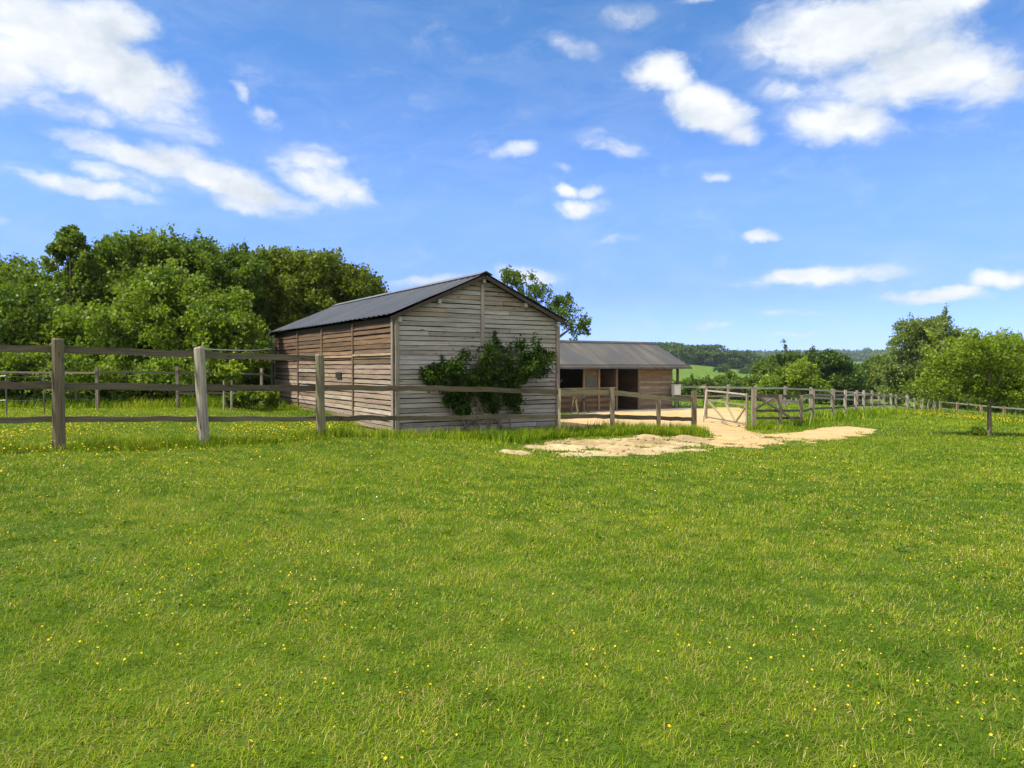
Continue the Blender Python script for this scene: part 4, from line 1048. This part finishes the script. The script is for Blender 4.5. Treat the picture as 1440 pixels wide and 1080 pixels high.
# ------------------------------------------------------------------ sky, sun, camera
SUN_AZ = Vector((-1.0, -.36)); EL = math.radians(53)
sunv = Vector((SUN_AZ.x, SUN_AZ.y, 0)).normalized() * math.cos(EL) + Vector((0, 0, math.sin(EL)))
sd_ = bpy.data.lights.new('sun', 'SUN'); so = bpy.data.objects.new('sun', sd_); C.objects.link(so)
so.rotation_euler = sunv.to_track_quat('Z', 'Y').to_euler(); sd_.energy = 4.6; sd_.angle = math.radians(.5); sd_.color = (1.0, .93, .79)

w = bpy.data.worlds.new('World'); sc.world = w; w.use_nodes = True; nt = w.node_tree; nt.nodes.clear()
wo = N(nt, 'ShaderNodeOutputWorld'); bg = N(nt, 'ShaderNodeBackground', i_Strength=.105); L(nt, bg.outputs[0], wo.inputs[0])
sky = N(nt, 'ShaderNodeTexSky', sky_type='NISHITA'); sky.sun_disc = False; sky.sun_elevation = EL; sky.sun_rotation = math.atan2(sunv.x, sunv.y)
sky.air_density = 1.0; sky.dust_density = .1; sky.ozone_density = 3.0; sky.altitude = 100
tc = N(nt, 'ShaderNodeTexCoord').outputs['Generated']
sp = N(nt, 'ShaderNodeSeparateXYZ'); L(nt, tc, sp.inputs[0])
az = N(nt, 'ShaderNodeMath', operation='ARCTAN2'); L(nt, sp.outputs[0], az.inputs[0]); L(nt, sp.outputs[1], az.inputs[1])
el = N(nt, 'ShaderNodeMath', operation='ARCSINE'); L(nt, sp.outputs[2], el.inputs[0])
cv = N(nt, 'ShaderNodeCombineXYZ'); L(nt, az.outputs[0], cv.inputs[0]); L(nt, el.outputs[0], cv.inputs[1])
def warp(vec, scale, amp, detail):
    n = N(nt, 'ShaderNodeTexNoise', i_Scale=scale, i_Detail=detail, i_Roughness=.6); L(nt, vec, n.inputs['Vector'])
    s = N(nt, 'ShaderNodeVectorMath', operation='SUBTRACT'); L(nt, n.outputs['Color'], s.inputs[0]); s.inputs[1].default_value = (.5, .5, .5)
    m = N(nt, 'ShaderNodeVectorMath', operation='MULTIPLY'); L(nt, s.outputs[0], m.inputs[0]); m.inputs[1].default_value = amp
    a = N(nt, 'ShaderNodeVectorMath', operation='ADD'); L(nt, vec, a.inputs[0]); L(nt, m.outputs[0], a.inputs[1]); return a.outputs[0]
wv = warp(cv.outputs[0], 15, (.06, .034, 0), 6)
CL = [(60, 40, 150, 80, 15, 1), (150, 95, 160, 60, 25, 1), (215, 108, 80, 34, 15, .9), (85, 145, 80, 22, 12, .55), (0, 90, 90, 70, 0, .9), (130, 30, 90, 50, 0, .9),
      (190, 222, 115, 22, 12, .95), (320, 254, 140, 30, 12, 1), (110, 260, 130, 15, 6, .75), (455, 258, 85, 30, 18, .8), (345, 287, 60, 14, 8, .7), (440, 222, 50, 22, 10, .6), (160, 240, 90, 18, 12, .6),
      (374, 166, 30, 17, 10, .5), (335, 130, 24, 14, 40, .35), (285, 190, 34, 14, 10, .35), (0, 315, 30, 8, 0, .3),
      (1190, 45, 165, 62, 5, 1), (1310, 85, 130, 60, 20, .95), (1180, 172, 105, 38, 8, .85), (1100, 128, 55, 20, 0, .55), (1395, 118, 70, 34, 10, .7), (1240, 120, 110, 40, 5, .8), (1330, 5, 60, 30, 0, .7),
      (935, 105, 58, 34, 25, .9), (990, 150, 78, 36, 28, .9), (1045, 188, 40, 22, 20, .7), (885, 22, 42, 22, 0, .6), (800, 66, 48, 18, 20, .4), (990, 0, 46, 10, 0, .5),
      (725, 212, 38, 14, -12, .6), (860, 200, 58, 18, 15, .5), (800, 268, 26, 11, 5, .7), (830, 270, 24, 10, 0, .6), (816, 292, 40, 15, 0, .85), (735, 285, 24, 10, 0, .25), (790, 235, 22, 8, 0, .3), (1005, 250, 22, 9, 0, .55), (1072, 332, 32, 9, 0, .8),
      (1150, 386, 110, 15, 0, .9), (1320, 414, 85, 13, 0, .85), (1415, 388, 46, 17, 0, .85), (1065, 396, 36, 9, 0, .5), (740, 388, 60, 15, 5, .6), (600, 396, 70, 11, -8, .5), (870, 335, 40, 8, 0, .3), (1000, 460, 46, 6, 0, .35), (1110, 440, 66, 6, 0, .3), (1120, 470, 60, 5, 0, .35)]
fld = None
def pix2ang(px, py):
    r = ray(px, py); r = r / np.linalg.norm(r); return math.atan2(r[0], r[1]), math.asin(r[2])
for cx, cy, rx, ry, rot, wt in CL:
    a0, e0 = pix2ang(cx, cy); a1, _ = pix2ang(cx + rx * .5, cy); a2, _ = pix2ang(cx - rx * .5, cy); _, e1 = pix2ang(cx, cy - ry * .5); _, e2 = pix2ang(cx, cy + ry * .5)
    mp = N(nt, 'ShaderNodeMapping', vector_type='TEXTURE'); L(nt, wv, mp.inputs[0])
    mp.inputs['Location'].default_value = (a0, e0, 0); mp.inputs['Rotation'].default_value = (0, 0, math.radians(-rot)); mp.inputs['Scale'].default_value = ((a1 - a2) * 1.4, (e1 - e2) * 1.4, 1)
    ln_ = N(nt, 'ShaderNodeVectorMath', operation='LENGTH'); L(nt, mp.outputs[0], ln_.inputs[0])
    mr = N(nt, 'ShaderNodeMapRange', interpolation_type='SMOOTHSTEP'); L(nt, ln_.outputs['Value'], mr.inputs[0])
    mr.inputs[1].default_value = 1.0; mr.inputs[2].default_value = .1; mr.inputs[3].default_value = 0; mr.inputs[4].default_value = wt
    if fld is None: fld = mr.outputs[0]
    else:
        mxn = N(nt, 'ShaderNodeMath', operation='SMOOTH_MAX', i_2=.12); L(nt, fld, mxn.inputs[0]); L(nt, mr.outputs[0], mxn.inputs[1]); fld = mxn.outputs[0]
wv2 = warp(cv.outputs[0], 14, (.05, .03, 0), 3)
nz = noise(nt, mapping(nt, wv2, (13, 24, 1)), 1.0, 10, .62, .3)
s1 = N(nt, 'ShaderNodeMath', operation='MULTIPLY_ADD', i_1=3.0, i_2=-1.45); L(nt, nz, s1.inputs[0])
s2 = N(nt, 'ShaderNodeMath', operation='MULTIPLY_ADD', i_1=2.0); L(nt, fld, s2.inputs[0]); L(nt, s1.outputs[0], s2.inputs[2])
gate_ = N(nt, 'ShaderNodeMapRange', interpolation_type='SMOOTHSTEP'); L(nt, fld, gate_.inputs[0]); gate_.inputs[1].default_value = .0; gate_.inputs[2].default_value = .2
dn = N(nt, 'ShaderNodeMapRange', interpolation_type='SMOOTHSTEP'); L(nt, s2.outputs[0], dn.inputs[0]); dn.inputs[1].default_value = .1; dn.inputs[2].default_value = 1.8
dd = N(nt, 'ShaderNodeMath', operation='MULTIPLY'); L(nt, dn.outputs[0], dd.inputs[0]); L(nt, gate_.outputs[0], dd.inputs[1])
nz2 = noise(nt, mapping(nt, wv2, (7, 13, 1), (3, 1, 0)), 1.0, 6, .6)
ccol = ramp(nt, nz2, [(.34, (3.7, 4.15, 4.7)), (.58, (5.6, 5.75, 5.9))])
elr = N(nt, 'ShaderNodeMapRange'); L(nt, el.outputs[0], elr.inputs[0]); elr.inputs[2].default_value = math.radians(60)
skyc = mixc(nt, 'MULTIPLY', 1.0, sky.outputs[0], ramp(nt, elr.outputs[0], [(0.0, (.46, .71, 2.1)), (.03, (.47, .68, 1.95)), (.09, (.47, .60, 1.6)), (.2, (.64, .82, 1.22)), (.45, (.42, .79, 1.07)), (.8, (.6, .8, 1.0))]))
# unseen clouds added overhead and behind the viewpoint, as neutral fill on the gable
ma = N(nt, 'ShaderNodeMapRange', interpolation_type='SMOOTHSTEP'); L(nt, sp.outputs[1], ma.inputs[0]); ma.inputs[1].default_value = .2; ma.inputs[2].default_value = -.2
mz = N(nt, 'ShaderNodeMapRange', interpolation_type='SMOOTHSTEP'); L(nt, sp.outputs[2], mz.inputs[0]); mz.inputs[1].default_value = .66; mz.inputs[2].default_value = .85
mm = N(nt, 'ShaderNodeMath', operation='MAXIMUM'); L(nt, ma.outputs[0], mm.inputs[0]); L(nt, mz.outputs[0], mm.inputs[1])
oc = ramp(nt, noise(nt, tc, 2.6, 7, .6, .3), [(.36, 0.0), (.5, 1.0)])
om = N(nt, 'ShaderNodeMath', operation='MULTIPLY'); L(nt, mm.outputs[0], om.inputs[0]); L(nt, oc, om.inputs[1])
skyc = mixc(nt, 'MIX', om.outputs[0], skyc, (8.2, 8.0, 7.7))
wn = noise(nt, mapping(nt, wv2, (6, 20, 1), (9, 4, 0)), 1.0, 9, .66, .5)
g2 = N(nt, 'ShaderNodeMapRange', interpolation_type='SMOOTHSTEP'); L(nt, fld, g2.inputs[0]); g2.inputs[1].default_value = -.02; g2.inputs[2].default_value = .35
wl = N(nt, 'ShaderNodeMath', operation='MULTIPLY'); L(nt, ramp(nt, wn, [(.42, 0.0), (.72, .55)]), wl.inputs[0]); L(nt, g2.outputs[0], wl.inputs[1])
dmx = N(nt, 'ShaderNodeMath', operation='MAXIMUM'); L(nt, dd.outputs[0], dmx.inputs[0]); L(nt, wl.outputs[0], dmx.inputs[1])
fin = mixc(nt, 'MIX', dmx.outputs[0], skyc, ccol); L(nt, fin, bg.inputs[0])

cam = bpy.data.cameras.new('camera'); co = bpy.data.objects.new('camera', cam); C.objects.link(co)
co.location = (0, 0, EYE); co.rotation_euler = (math.pi / 2 - PITCH, 0, 0); cam.sensor_width = 36; cam.lens = 36 * F / 1440; cam.clip_end = 30000; cam.clip_start = .05
sc.camera = co
sc.view_settings.view_transform = 'Standard'; sc.view_settings.look = 'None'; sc.view_settings.exposure = 0.78; sc.view_settings.gamma = 1.0
sc.cycles.use_denoising = True; sc.cycles.max_bounces = 6; sc.cycles.transparent_max_bounces = 4; sc.cycles.sample_clamp_indirect = 4
